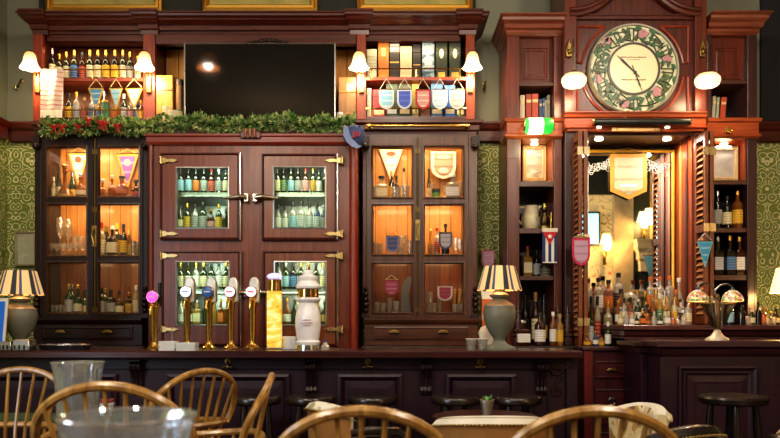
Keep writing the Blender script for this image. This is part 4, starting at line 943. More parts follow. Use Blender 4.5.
# picture light: dark half-round hood on two arms
Y = 5.76; X0, X1, zz = wx(593, Y), wx(690, Y), wz(122, Y)
t = thing('picture_light', 'long dark cylinder picture light under the clock', 'lamp', ((X0+X1)/2, BF, zz))
MB().tube([(X0, Y, zz), (X1, Y, zz)], .026, 14).build('hood', plain('2a2e2c', .3), t, True)
for X in (X0, X1): MB().lathe([(0, -.006), (.024, -.006), (.028, 0), (.024, .006), (0, .006)], (X, Y, zz), 14, M=Matrix.Rotation(PI/2, 3, 'Y')).build('end_cap', BRASS, t, True)
for X in (X0+.25, X1-.25): MB().tube([(X, Y, zz+.02), (X, Y+.03, zz+.05), (X, BF-.034, zz+.045)], .008, 6).build('arm', BRASS, t, True)
Y = 5.79; t2 = thing('brass_plate', 'long thin brass plate on the red board above the mirror', 'plate', (wx(636, Y), BF-.05, wz(131.5, Y)))
MB().pbox(612, 127.5, 660, 131, Y, .02).build('plate', metal('c8a878', .3), t2, bevel=.002)
for px in (617, 655): MB().ball((wx(px, Y), Y, wz(129.3, Y)), .006, 6).build('screw', OLDBRASS, t2, True)
# ------------------------------------------------------------------ clock
Y = BF-.0; xc = wx(633.5, Y)
t = thing('wall_clock', 'large round clock with stained glass flower border and cream dial', 'clock', (xc, BF+.03, zc-.35))
MX = Matrix.Rotation(PI/2, 3, 'X')
def disc(r0, r1, y, prof=None):
    m = MB(); m.caps = False; return m.lathe(prof+([prof[0]] if prof[0][0] > 0 else []), (xc, y, zc), 64, M=MX)
rad = 45*Y/F; rin = 25*Y/F
disc(0, 0, Y, [(rad-.012, -.03), (rad+.004, -.03), (rad+.006, 0), (rad, .016), (rad-.012, .014), (rad-.014, 0)]).build('outer_rim', plain('8c8874', .4), t, True)
disc(0, 0, Y, [(0, -.028), (rad-.008, -.028), (rad-.008, -.004), (0, -.004)]).build('glass_border', blotch(['d0cca4', 'dcd6b4', 'c0be98', 'd0caa8'], 26, .35, emit=.1), t)
PC = [0]
def petal(m, cx_, cz_, l, w, a, y0=-.004, bend=0):
    PC[0] += 1; dy = (PC[0] % 13)*.0004
    n = 7; pl = []
    for i in range(n+1):
        u = i/n; pl.append((u*l, w*math.sin(PI*u)**.8))
    pl += [(u*l, -w*math.sin(PI*u)**.8) for u in [i/n for i in range(n-1, 0, -1)]]
    q = [(cx_+p*math.cos(a)-r*math.sin(a), cz_+p*math.sin(a)+r*math.cos(a)) for p, r in pl]
    m.prism(q, Y-.004-dy, Y-.0005+.003)
leaf, leaf2, vine = MB(), MB(), MB()
for k in range(12):
    a = 2*PI*k/12; rm = (rad+rin)/2
    for q, (dr, da) in enumerate(((.05, .16), (-.03, .3), (.02, .4), (-.05, .08), (.0, .22), (.06, .34), (-.01, .05), (.055, .02), (-.045, .45))):
        aa = a+da+R.uniform(-.05, .05); rr = rm+dr+R.uniform(-.012, .012)
        ll, la = R.uniform(.045, .075), R.uniform(0, 6.28); er = math.hypot(rr*math.cos(aa)+ll*math.cos(la), rr*math.sin(aa)+ll*math.sin(la))
        if er > rad-.02 or er < rin+.01: la = aa+PI/2
        petal(leaf if R.random() < .6 else leaf2, xc+rr*math.cos(aa), zc+rr*math.sin(aa), ll, R.uniform(.009, .016), la)
    if k % 2 == 0:
        aa = a+.26; rr = rm+R.uniform(-.02, .03)
        rose = MB()
        for j in range(5): petal(rose, xc+rr*math.cos(aa), zc+rr*math.sin(aa), .042, .018, j*1.256+aa)
        rose.build('pink_rose', plain('b8848a', .35), t)
    P = []
    for i in range(12):
        u = i/11; P.append((xc+(rin+.02+(rad-rin-.05)*u)*math.cos(a+.5*u+.2*math.sin(u*7)), Y-.003, zc+(rin+.02+(rad-rin-.05)*u)*math.sin(a+.5*u+.2*math.sin(u*7))))
    vine.tube(P, .005, 5)
    ca, sa = math.cos(a), math.sin(a)   # roman numeral strokes
    for j in range((2, 3, 2, 4, 3, 2, 3, 4, 2, 3, 2, 3)[k]):
        o = (j-1)*.024
        vine.tube([(xc+(rin+.025)*ca-o*sa, Y-.005, zc+(rin+.025)*sa+o*ca), (xc+(rad-.045)*ca-o*sa*1.4, Y-.005, zc+(rad-.045)*sa+o*ca*1.4)], .0042, 5)
leaf.build('green_leaves', plain('3e6a44', .35), t); leaf2.build('olive_leaves', plain('4c5a34', .35), t); vine.build('vines_and_numerals', plain('3c4430', .4), t)
disc(0, 0, Y, [(rin-.006, 0), (rin+.01, 0), (rin+.01, .012), (rin-.006, .012)]).build('inner_rim', plain('3c3a2c', .35), t, True)
disc(0, 0, Y, [(0, -.004), (rin, -.004), (rin, .006), (0, .006)]).build('dial', glow('f0dcb0', .12, 'e0cfa2'), t)
m = MB()
for (dz, w, th) in ((.088, .2, .004), (.07, .1, .002), (-.085, .19, .0045)):
    for i in range(9):
        xx = xc-w/2+w*i/9; m.box(xx, xx+w/9*.86, Y-.008, Y-.006, zc+dz-th*(.5+R.random()), zc+dz+th*(.5+R.random()))
m.build('faint_script', plain('9a8a68', .6), t)
def hand(px, py, w, tail, nm):
    ex, ez = wx(px, Y), wz(py, Y); cx_, cz_ = wx(634.5, Y), wz(73, Y); d = Vector((ex-cx_, ez-cz_)); l = d.length; d.normalize(); s = Vector((-d.y, d.x))
    pts = [(-tail, w*.6), (l*.3, w), (l*.7, w*1.5), (l*.8, w*.6), (l, .001)]
    poly = [(cx_+d.x*p+s.x*q, cz_+d.y*p+s.y*q) for p, q in pts]+[(cx_+d.x*p-s.x*q, cz_+d.y*p-s.y*q) for p, q in reversed(pts)]
    MB().prism(poly, Y-.014, Y-.011).build(nm, plain('1c1c1a', .4), t)
hand(617, 56, .006, .05, 'minute_hand'); hand(641.5, 91, .004, .06, 'hour_hand')
MB().lathe([(0, 0), (.012, 0), (.012, .012), (0, .014)], (wx(634.5, Y), Y-.008, wz(73, Y)), 12, M=MX).build('centre_boss', plain('1c1c1a', .4), t, True)
# ------------------------------------------------------------------ bar mirror with gold frame, etched lace
MY = 6.22
X0, X1, Z0, Z1 = wx(576, MY)+.03, jx1-.028, 1.2, wz(151.5, MY)
t = thing('bar_mirror', 'large gold edged mirror with etched lace corners behind the bottles', 'mirror', ((X0+X1)/2, MY+.02, Z0))
def mirmat():
    m, n, o = nt('silvered mirror glass'); princ(n, o, lin('e8e8e2'), .015, 1); return m
MB().box(X0, X1, MY, MY+.02, Z0, Z1).build('mirror_glass', mirmat(), t)
MB().frame(X0-.012, X1+.012, Z0-.012, Z1+.012, MY-.012, [(0, .03), (0, 0), (.01, -.004), (.022, .004), (.022, .012)]).build('gold_frame', plain('d8a838', .3, .4), t)
def scroll(cx_, cz_, r, turns, a0, s=1):
    P = []
    for i in range(26):
        u = i/25; a = a0+s*turns*2*PI*u; q = r*(1-.82*u); P.append((cx_+q*math.cos(a), MY-.002, cz_+q*math.sin(a)))
    lace.tube(P, .0042, 5, flat=.4)
for (pa, pb, s) in ((583, 612, 1), (645, 667, -1)):
    lace = MB()
    for i in range(11):
        u = i/10; px = pa+(pb-pa)*u; v = abs(u-.5)*2
        scroll(wx(px, MY), wz(160+5*(1-v)+R.uniform(-2, 2)+(6*(1-u) if s > 0 else 6*u), MY), .035, 1.4, R.uniform(0, 6), R.choice((1, -1)))
        if i % 2: scroll(wx(px, MY), wz(168+(7*(1-u) if s > 0 else 7*u)-3*(v < .4), MY), .027, 1.2, R.uniform(0, 6), R.choice((1, -1)))
    lace.build('etched_lace', plain('dcdcd4', .6), t)
MB().tube([(wx(587.5, MY), MY-.002, wz(168, MY)), (wx(587.5, MY), MY-.002, 1.3)], .006, 6, flat=.4).build('etched_line', plain('dcdcd4', .6), t)
# louvred shutters folded back on either side
def shutter(px0, xw, ya, yb, z0, z1, label, slats):
    t = thing('louvred_shutter', label, 'shutter', (xw, (ya+yb)/2, z0))
    wd = wood('5a2c18', '8a4c2c')
    m = MB().box(xw, xw+.028, ya, ya+.03, z0, z1).box(xw, xw+.028, yb-.03, yb, z0, z1)
    for z in (z0, (z0+z1)/2-.03, z1-.06): m.box(xw, xw+.028, ya+.03, yb-.03, z, z+.06)
    m.build('stile_frame', wd, t, bevel=.003)
    zm = (z0+z1)/2
    for za, zb_ in ((z0+.075, zm-.05), (zm+.05, z1-.07)):
        q = MB(); z = za
        while z < zb_-.03:
            q.prism([(xw-.004, z), (xw+.002, z-.003), (xw+.03, z+.03), (xw+.024, z+.034)], ya+.03, yb-.03); z += .046
        q.build('louvre_slats', wood('9a6236', 'c89058'), t)
    for z in (z0+.18, (z0+z1)/2, z1-.15): MB().box(xw-.01, xw+.04, ya-.006, ya, z-.03, z+.03).build('hinge', metal('b8aa88', .3), t)
    return t
shutter(0, 1.449, 5.655, BF-.005, 1.02, wz(129.5, 5.7)-.02, 'brown louvred shutter folded back at the left edge of the mirror', 1)
shutter(0, 1.408, 5.655, BF-.005, 1.02, wz(129.5, 5.7)-.02, 'outer brown louvred shutter leaf left of the mirror', 1)
shutter(0, jx1-.0, 5.655, BF-.005, 1.185, wz(129.5, 5.7)-.02, 'brown louvred shutter with visible slats at the right edge of the mirror', 1)
shutter(0, jx1+.042, 5.655, BF-.005, 1.185, wz(129.5, 5.7)-.02, 'outer brown louvred shutter leaf against the right shelf tower', 1)
# pennants by the mirror
pennant('flagv', 628.5, 153.5, 37, 46, 6.195, ('a09478', 'a87826', '6a624c'), 6, 'large cream pointed banner with gold trim hanging before the mirror', 'c8a878', emblem=('9ac8d4', [(0, .7, .5, .035)]))
pennant('shield', 581, 238, 18, 28, 5.62, ('c4a0b4', 'c8285a', '8a6a88'), 4, 'magenta crest pennant hanging on the left mirror shutter', 'd0b8a8')
pennant('tri', 705, 241, 16, 26, 5.62, ('4a9cc0', '7ab8cc', 'b8dce4'), 8, 'turquoise triangular pennant hanging on the right mirror shutter', 'd0d0c8')
pennant('shield', 488, 250, 12.5, 19, 6.3, ('e0a8c0', 'd088a8', 'ecccd8'), 3, 'small pink shield pennant on green wallpaper above the striped lamp', 'a8a890')
# ------------------------------------------------------------------ tower contents
def books(items, z, Y, place, group):
    for px0, px1, pt, c, lab, lean in items:
        x0, x1 = wx(px0, Y)+.001, wx(px1, Y)-.001; zt = wz(pt, Y); d = lean*(zt-z)
        t = thing('hardback_book', f'{lab} book {place}', 'book', ((x0+x1)/2, Y+.07, z), 0, group)
        MB().prism([(x0, z+.001), (x1, z+.001), (x1+d, zt), (x0+d, zt)], Y, Y+.15).build('cover', plain(c, .55), t, bevel=.002)
        MB().prism([(x0+.004, z+.003), (x1-.004, z+.003), (x1+d-.004, zt+.0015), (x0+d+.004, zt+.0015)], Y+.01, Y+.145).build('pages', plain('ded2b4', .8), t)
        h = zt-z
        MB().prism([(x0+.003+d*.7, z+h*.7), (x1-.003+d*.7, z+h*.7), (x1-.003+d*.8, z+h*.8), (x0+.003+d*.8, z+h*.8)], Y-.0015, Y-.0002).build('spine_title', plain('d8c490', .5), t)
books([(520, 525, 95, 'd0c4ac', 'cream spined', 0), (526, 531.5, 94, 'a8483c', 'left red spined', 0), (532, 538.5, 93.5, 'b85444', 'right red spined', 0), (539, 542.5, 99, '3a4a6a', 'dark blue', 0), (542.6, 545, 98, '2a5c94', 'thin blue', 0), (545.2, 546.8, 100, 'd0c8a4', 'very thin cream', 0), (547.2, 550.4, 95, 'a8a494', 'grey spined', 0)], zl[1], 6.03, 'above the green lamp', 'books above the green lamp')
books([(711.5, 715, 96, 'a8a490', 'grey', .06), (715.5, 718.5, 97, '8a9a8a', 'sage green', .06), (719.5, 725, 97, 'a8442c', 'rust red leaning', .09)], zr[1], 6.03, 'on the right tower', 'books on the right tower')
picture('framed_sketch', 523, 144.5, 547, 181.5, 6.12, .035, wood('c89c68', 'e0bc8a'), canvas(['e8e0d0', 'c8a888', '9a7a68', 'ece6da'], 7), 'wood framed pale sketch in the lit niche left of the clock bay', .03)
t = thing('curved_ornament', 'small curved gold ornament lying before the framed sketch', 'ornament', (wx(538, 6.05), 6.05, zl[2]+.001))
MB().tube([(wx(529, 6.05), 6.05, zl[2]+.025), (wx(536, 6.05), 6.05, zl[2]+.006+.004), (wx(545, 6.05), 6.05, zl[2]+.01), (wx(551, 6.05), 6.05, zl[2]+.03)], [.003, .009, .009, .003], 8).build('curved_bar', GOLD, t, True)
picture('framed_certificate', 710.8, 146, 739, 180.5, 6.02, .03, wood('d8bc8c', 'ecd8b0'), canvas(['e8e4dc', 'd0ccc4', 'b8b4b0', 'eeeae4'], 3), 'pale framed print in the lit niche of the right tower', .03)
MB_ = MB()
Y = 6.14; z = zl[3]; x = wx(531, Y)
t = thing('water_jug', 'cream stoneware jug with handle on the left tower shelf', 'jug', (x, Y, z))
MB().lathe([(0, .001), (.062, .001), (.074, .02), (.084, .07), (.08, .12), (.062, .16), (.056, .185), (.062, .205), (.057, .205), (.05, .185), (.055, .16), (0, .15)], (x, Y, z), 20).build('jug_body', plain('dccfae', .35), t, True)
MB().tube([(x-.055, Y-.01, z+.19), (x-.1, Y-.01, z+.195), (x-.115, Y-.01, z+.15), (x-.105, Y-.01, z+.09), (x-.075, Y-.01, z+.05)], .009, 8).build('handle', plain('dccfae', .35), t, True)
MB().prism([(x+.05, z+.17), (x+.088, z+.205), (x+.05, z+.204)], Y-.018, Y+.018).build('spout', plain('dccfae', .35), t)
Y = 5.99; x = wx(544.3, Y)
t = thing('figurine', 'small dark brass figurine beside the cream jug', 'figurine', (x, Y, z))
MB().lathe([(0, .001), (.045, .001), (.045, .02), (.03, .03), (0, .03)], (x, Y, z), 16).build('base', OLDBRASS, t, True)
m = MB().lathe([(0, .03), (.028, .03), (.036, .06), (.03, .1), (.018, .12), (.014, .13), (0, .13)], (x, Y, z), 12).ball((x, Y, z+.155), .024, 8)
m.tube([(x+.018, Y, z+.115), (x+.04, Y-.012, z+.09), (x+.03, Y-.03, z+.07)], .008).tube([(x-.018, Y, z+.115), (x-.042, Y-.01, z+.1), (x-.036, Y-.02, z+.135)], .008)
m.build('figure_body', metal('5a4a34', .35), t, True)
MB().lathe([(0, .165), (.03, .168), (.022, .18), (.016, .2), (0, .2)], (x, Y, z), 12).build('hat', OLDBRASS, t, True)
MB().tube([(x+.05, Y-.01, z+.01), (x+.052, Y-.012, z+.13)], .006).build('staff', BRASS, t, True)
row('left tower above striped lamp', 6.12, zl[4], [(527.5, 246, 'square', 'gold', 'cream', 'red', 9), (537, 250, 'wine', 'dark', 'grey', 'black', 8)], 'bottles on the left tower lower shelf')
x = wx(545.5, 6.04); z = zl[4]; t = thing('drinks_tin', 'dark round tin below the small flag on the left tower', 'tin', (x, 6.04, z))
MB().lathe([(0, .001), (.045, .001), (.045, .07), (0, .07)], (x, 6.04, z), 16).build('tin_body', paper('4a4a40', 'a8a080', 3), t, True); MB().lathe([(0, .07), (.047, .07), (.047, .085), (0, .085)], (x, 6.04, z), 16).build('lid', plain('22221e', .4), t, True)
# small flag pennant: red triangle with white star over blue and white stripes
Y = 5.9; xa, xb, za, zb = wx(542.5, Y), wx(557, Y), wz(263, Y), wz(232, Y)
t = thing('hanging_flag', 'small hanging flag with red triangle and blue stripes on left tower', 'flag', ((xa+xb)/2, Y, za))
MB().box(xa, xb, Y-.001, Y+.001, za, zb).build('cloth', plain('e6e2d6', .7), t)
w = xb-xa; m = MB()
for k in (0, 2, 4): m.box(xa+w*k/5, xa+w*(k+1)/5, Y-.003, Y-.001, za+.01, zb)
m.build('blue_stripes', plain('2c3a6a', .7), t)
MB().prism([(xa, zb), (xb, zb), ((xa+xb)/2, zb-.1)], Y-.005, Y-.003).build('red_triangle', plain('c02428', .7), t)
cxs, czs = (xa+xb)/2, zb-.035
MB().prism([(cxs+(.022 if i % 2 == 0 else .009)*math.sin(i*PI/5), czs+(.022 if i % 2 == 0 else .009)*math.cos(i*PI/5)) for i in range(10)], Y-.007, Y-.005).build('white_star', plain('f0ece4', .7), t)
MB().box(xa-.004, xb+.004, Y-.006, Y+.012, zb, zb+.03).build('header', plain('d8d0bc', .7), t)
row('left tower foot, back row', 6.12, 1.018, [(525, 294, 'wine', 'dark', None, 'black', 8), (535.5, 292, 'wine', 'brown', 'cream', 'cork', 9), (544, 294, 'round', 'olive', 'gold', 'black', 8)], 'bottles at the left tower foot')
row('left tower foot, front row', 5.76, 1.018, [(523.5, 320, 'square', 'brown', 'white', 'silver', 13), (540, 313, 'whisky', 'brown', 'white', 'black', 11), (553, 312, 'whisky', 'amber', 'white', 'white', 10), (560, 314, 'whisky', 'gold', 'yellow', 'cork', 9)], 'bottles in front of the left tower')
row('right tower upper bottle shelf', 5.975, zr[3], [(717.5, 191, 'whisky', 'dark', 'grey', 'silver', 10), (727, 196, 'whisky', 'dark', 'cream', 'black', 11), (737.5, 191, 'whisky', 'amber', 'yellow', 'gold', 11)], 'bottles on the right tower upper shelf')
row('right tower lower bottle shelf', 5.975, zr[4], [(718, 237, 'square', 'dark', 'silver', 'silver', 9), (730, 236, 'square', 'dark', 'blue', 'gold', 9), (739.5, 237, 'square', 'brown', 'white', 'gold', 9)], 'bottles on the right tower lower shelf')
# ------------------------------------------------------------------ right service counter and drawer unit
t = thing('drawer_cabinet', 'dark red drawer cabinet between the bar and the service counter', 'drawer unit', (1.57, 5.8, 0))
Y = 5.4; dx0, dx1 = wx(583.5, Y), wx(655, Y); zt = 1.024
MB().box(dx0, dx1, Y, 5.64, 0, zt-.03).build('carcass', wood('34141a', '521e24'), t)
MB().box(dx0-.01, dx1, Y-.03, 5.645, zt-.029, zt).build('worktop', DWX, t, bevel=.006)
MB().box(dx0, wx(592, Y), Y-.02, Y, 0, zt-.03).build('end_stile', wood('5a1a20', '7a2a2c'), t, bevel=.004)
for (a, b, c, d) in ((595, 361, 627, 378), (595, 389, 627, 424), (595, 432, 627, 470)):
    X0, X1, Z0, Z1 = wx(a, Y), wx(c, Y), wz(d, Y), wz(b, Y)
    dr = MB().field(X0, X1, Z0, Z1, Y, [(0, .002), (0, -.016), (.008, -.018), (.016, -.01), (.03, -.01)]).build('drawer', wood('3e1820', '5e242a', 'x'), t)
    if b == 361: cup_handle((X0+X1)/2, Y-.01, (Z0+Z1)/2, dr, .08)
    elif b == 389:
        xx, zz = (X0+X1)/2, Z1-.085
        MB().lathe([(0, 0), (.014, 0), (.014, .01), (0, .01)], (xx, Y-.01, zz+.02), 10, M=MX).tube([(xx+.024*math.sin(i*PI/8), Y-.022, zz+.024*math.cos(i*PI/8)) for i in range(16)], .0045, 6, True).build('ring_pull', CHROME, dr, True)
t = thing('service_counter', 'dark panelled service counter on the right carrying the double stained glass lamp', 'counter', (2.3, 5.3, 0))
CY = 4.7; x0 = wx(664, CY); z1_ = 1.082; X9 = XR-.02
xs0 = wx(641, 5.0)
MB().box(xs0, x0, 5.0, 5.365, 0, z1_-.1).build('return_panel', BARW, t, bevel=.004)
MB().box(x0, X9, CY+.06, 5.365, 0, z1_-.1).build('front_carcass', BARW, t)
MB().tier(xs0, X9-.1, 5.02, 5.365, [(0, z1_-.1), (.02, z1_-.08), (.03, z1_-.05), (.05, z1_-.04), (.05, z1_-.012), (.04, z1_-.012)]).build('return_top', DWX, t)
MB().tier(x0+.02, X9-.1, CY+.06, 5.36, [(0, z1_-.1), (.015, z1_-.085), (.03, z1_-.05), (.06, z1_-.035), (.06, z1_-.004), (.055, z1_)]).build('worktop', wood('2c161c', '4c2630', 'x', .28), t)
pf = CY+.06
for (a, b, c, d) in ((678, 366, 757, 520), (790, 366, 870, 520)):
    X0, X1, Z0, Z1 = wx(a, pf), wx(c, pf), .12, wz(b, pf)
    MB().field(X0, X1, Z0, Z1, pf, [(0, .001), (0, -.02), (.012, -.024), (.03, -.012), (.045, -.012), (.06, .004), (.062, .0), (.1, -.004), (.11, -.002)]).build('raised_panel', BARW, t)
# raised back shelf
t = thing('raised_back_shelf', 'dark moulded raised shelf behind the service counter holding the bottles', 'shelf', (2.3, 5.8, 1.02))
sx0 = wx(615, 5.2); zS = 1.178
MB().tier(wx(623, 5.3), X9-.1, 5.66, 5.845, [(0, 1.0255), (0, zS-.04)]).build('riser', DW, t)
MB().tier(1.64, X9-.1, 5.3, 5.845, [(0, 1.0835), (0, zS-.085), (.02, zS-.07), (.04, zS-.04), (.07, zS-.03), (.07, zS-.004), (.064, zS)], .4, 1).build('shelf_top', wood('361a1e', '5c2e30', 'x', .28), t)
MB().box(wx(611, 5.95), jx1-.052, 5.846, 6.2, zS-.04, zS-.001).build('alcove_board', DWX, t)
ST = 1.275
t = thing('bottle_riser', 'low dark step against the mirror lifting the back row of bottles', 'riser', (1.9, 6.1, zS))
MB().box(jx0+.035, jx1-.055, 5.93, 6.08, ST-.02, ST).build('step_top', DWX, t)
MB().box(jx0+.035, jx1-.055, 5.935, 5.95, zS+.0005, ST-.02).build('step_front', DW, t); MB().box(jx0+.035, jx0+.06, 5.95, 6.08, 1.0205, ST-.02).build('step_end', DW, t)
t = thing('alcove_sill', 'dark ledge holding the front left bottles before the mirror', 'ledge', (1.6, 5.9, 0))
MB().box(jx0+.034, wx(623, 5.3)-.01, 5.66, 5.93, .98, 1.02).build('ledge_board', DWX, t); MB().box(jx0+.034, wx(623, 5.3)-.01, 5.7, 5.93, 0, .98).build('ledge_base', DW, t)
# bottles before the mirror
row('on riser against mirror', 6.0, ST, [(588, 279, 'whisky', 'clear', 'grey', 'black', 9), (598.5, 278, 'whisky', 'clear', 'white', 'black', 10), (608.5, 280, 'whisky', 'pink', 'orange', 'black', 11), (618.5, 273, 'whisky', 'clear', 'black', 'black', 10),
   (650.5, 277, 'whisky', 'clear', 'orange', 'orange', 9), (660, 277, 'whisky', 'clear', 'cream', 'orange', 9), (669.5, 276, 'whisky', 'clear', None, 'orange', 9), (679, 278, 'round', 'clear', 'cream', 'white', 9)], 'bottles along the mirror riser')
row('front left cluster, mirror ledge', 5.5, 1.0245, [(587.5, 334, 'round', 'amber', 'yellow', 'gold', 8), (595.5, 331, 'beer', 'blue', 'white', 'gold', 7), (601.5, 336, 'beer', 'gold', 'yellow', 'black', 7), (608, 322, 'wine', 'green', 'white', 'white', 9)], 'bottles at the front left of the mirror ledge')
row('second row, mirror ledge left', 5.8, 1.0205, [(585.5, 311, 'wine', 'clear', 'cream', 'black', 6), (591, 306, 'wine', 'green', 'white', 'black', 8), (597.5, 296, 'wine', 'clear', 'red', 'black', 7)], 'bottles in the second row of the mirror ledge')
row('third row, mirror ledge left', 5.89, 1.0205, [(591, 296, 'wine', 'amber', 'cream', 'black', 8), (597, 300, 'whisky', 'gold', 'white', 'black', 9), (608, 302, 'whisky', 'pale', 'cream', 'gold', 9)], 'bottles in the third row of the mirror ledge')
row('front row, raised shelf before mirror', 5.45, zS, [(620.5, 309, 'beer', 'pale', 'cream', 'blue', 6), (626.5, 309, 'beer', 'clear', 'grey', 'blue', 6), (632, 310, 'beer', 'pale', 'white', 'black', 6), (636.5, 314, 'round', 'green', 'cream', 'cork', 7), (642.5, 311, 'square', 'brown', 'orange', 'gold', 7), (648, 314, 'round', 'amber', 'orange', 'gold', 7),
   (654, 312, 'beer', 'clear', 'grey', 'silver', 6), (660, 314, 'round', 'green', 'white', 'silver', 7), (667, 310, 'square', 'clear', 'white', 'black', 7), (673, 313, 'round', 'pink', 'orange', 'cork', 7), (678, 316, 'flask', 'clear', None, 'silver', 8), (684, 309, 'flask', 'clear', None, 'silver', 13)], 'small bottles on the raised shelf')
row('second row, raised shelf before mirror', 5.62, zS, [(618, 300, 'beer', 'amber', 'white', 'gold', 7), (624, 298, 'wine', 'clear', 'cream', 'black', 7), (630.5, 297, 'wine', 'amber', 'red', 'black', 8), (638, 299, 'whisky', 'olive', 'white', 'silver', 9), (646, 302, 'whisky', 'brown', 'orange', 'gold', 8), (653, 298, 'whisky', 'amber', 'black', 'cork', 8),
   (659.5, 293, 'wine', 'gold', 'green', 'white', 8), (666.5, 298, 'whisky', 'gold', 'cream', 'gold', 9), (674.5, 297, 'whisky', 'pale', 'yellow', 'gold', 9), (680.5, 299, 'square', 'clear', 'black', 'black', 8), (688, 301, 'whisky', 'clear', 'cream', 'black', 8)], 'bottles in the second row of the raised shelf')
row('third row, raised shelf before mirror', 5.83, zS, [(621, 289, 'whisky', 'amber', 'cream', 'black', 9), (637, 290, 'whisky', 'clear', 'white', 'gold', 9), (645, 291, 'wine', 'olive', 'cream', 'gold', 8), (656, 290, 'whisky', 'gold', 'orange', 'gold', 9), (665, 291, 'whisky', 'pale', 'cream', 'silver', 9), (676, 290, 'whisky', 'amber', 'white', 'orange', 9)], 'bottles in the third row of the raised shelf')
# skull-shaped bottle
Y = 5.75; x, z = wx(629.5, 5.99), ST; Y = 5.99
t = thing('skull_bottle', 'white skull shaped bottle among the bottles before the mirror', 'bottle', (x, Y, z))
m = MB().ball((x, Y, z+.105), .062, 12, .88, 1, .95)
m.lathe([(0, .002), (.034, .002), (.042, .02), (.04, .06), (.03, .08), (0, .085)], (x, Y-.012, z), 12)
m.build('skull_body', glass('f4f0e0', .8, .1, .75, 'eadfc0'), t, True)
m = MB()
for s in (-1, 1): m.ball((x+s*.022, Y-.055, z+.098), .015, 7, 1, .5, 1)
m.prism([(x-.008, z+.062), (x+.008, z+.062), (x, z+.082)], Y-.062, Y-.05)
for k in range(5): m.box(x-.02+k*.009, x-.013+k*.009, Y-.058, Y-.05, z+.028, z+.044)
m.build('eye_sockets', plain('4a3a2a', .6), t, True)
MB().lathe([(0, .16), (.014, .16), (.014, .185), (0, .187)], (x, Y, z), 10).build('cork_stopper', CP['cork'], t, True)
# right end of the raised shelf
row('right of stained glass lamp', 5.6, zS, [(716, 301, 'wine', 'dark', 'grey', 'black', 8), (722, 304, 'whisky', 'dark', 'cream', 'black', 9), (730, 299, 'wine', 'dark', 'lightblue', 'black', 8), (741.5, 305, 'whisky', 'dark', None, 'black', 8), (752, 310, 'whisky', 'green', 'cream', 'white', 8), (758.5, 302, 'wine', 'dark', None, 'black', 7), (764, 308, 'whisky', 'amber', 'orange', 'orange', 7), (770, 312, 'round', 'olive', 'gold', 'gold', 8), (776, 308, 'beer', 'brown', 'cream', 'black', 6)], 'bottles at the right end of the raised shelf')
vessels('shot_glass', 'beside the bottles at right end of raised shelf', 5.42, zS, [(748, 316, 5), (768, 318, 5), (774, 317, 5)], 'shot glasses on the raised shelf')
# table lamp with cream shade at the right edge
Y = 5.62; x = wx(788, Y); t = thing('table_lamp', 'small lamp with glowing cream shade at the right edge', 'lamp', (x, Y, zS))
MB().lathe([(0, .001), (.06, .001), (.06, .015), (.02, .03), (.018, .08), (.035, .12), (.02, .16), (.01, .2), (.01, .25), (0, .25)], (x, Y, zS), 16).build('base', BRASS, t, True)
m = MB(); m.caps = False
m.lathe([(.125, wz(293, Y)), (.08, wz(268, Y))], (x, Y, 0), 20).build('lamp_shade', glow('ffd488', 1.6, 'f0d8a0'), t, True)
light('shade_bulb', 'POINT', (x, Y, wz(296, Y)), 11, 'ffd084', .05)
# ------------------------------------------------------------------ main bar
WF = 4.6; zw = CAMZ-29/F*WF
xr = wx(583, WF)
t = thing('bar_worktop', 'long polished dark red bar worktop carrying the lamps and beer taps', 'worktop', (-1, 4.85, zw-.045))
MB().rings([[(XL+.02, WF+e, z), (xr-e, WF+e, z), (xr-e, 5.12, z), (XL+.02, 5.12, z)] for e, z in ((.012, zw-.047), (0, zw-.04), (0, zw-.008), (.008, zw))]).build('worktop_board', TOPW, t)
BFY = 4.76; zu = zw-.0475
t = thing('bar_counter', 'dark panelled bar front with carved brackets below the worktop', 'bar', (-1, 4.9, 0))
xe = wx(577, BFY)
MB().box(XL+.02, xe, BFY, 5.1, 0, zu).build('front_carcass', BARW, t)
MB().box(wx(566, BFY), xe, BFY-.025, BFY, 0, zu).build('end_stile', BARW, t, bevel=.004)
MB().box(XL+.02, xe-.02, BFY-.02, BFY, wz(369, BFY), zu).build('top_rail', BARX, t, bevel=.003)
for a, b in ((-20, 118), (168, 290), (338, 402), (446, 516)):
    MB().field(wx(a, BFY), wx(b, BFY), .14, wz(374, BFY), BFY, [(0, .001), (0, -.026), (.016, -.03), (.03, -.02), (.04, -.002), (.042, .0), (.09, -.004)]).build('raised_panel', BARW, t)
for px in (-30, 138, 311.5, 426, 541):
    x = wx(px, BFY); zz0, zz1 = wz(396, BFY), wz(361, BFY)
    b = MB()
    for s in (-1, 0, 1):
        pf = [(BFY, zz0+.0), (BFY-.02, zz0+.01), (BFY-.03, zz0+.035), (BFY-.024, zz0+.06), (BFY-.03, zz0+.11), (BFY-.05, zz0+.15), (BFY-.075, zz0+.175), (BFY-.078, zz1-.02), (BFY-.06, zz1), (BFY, zz1)]
        b.prism(pf, x+s*.024-.0105, x+s*.024+.0105, 'x')
    b.box(x-.042, x+.042, BFY-.09, BFY, zz1, zz1+.012)
    b.build('carved_bracket', wood('1c0e12', '342026', rough=.2), t, bevel=.003)
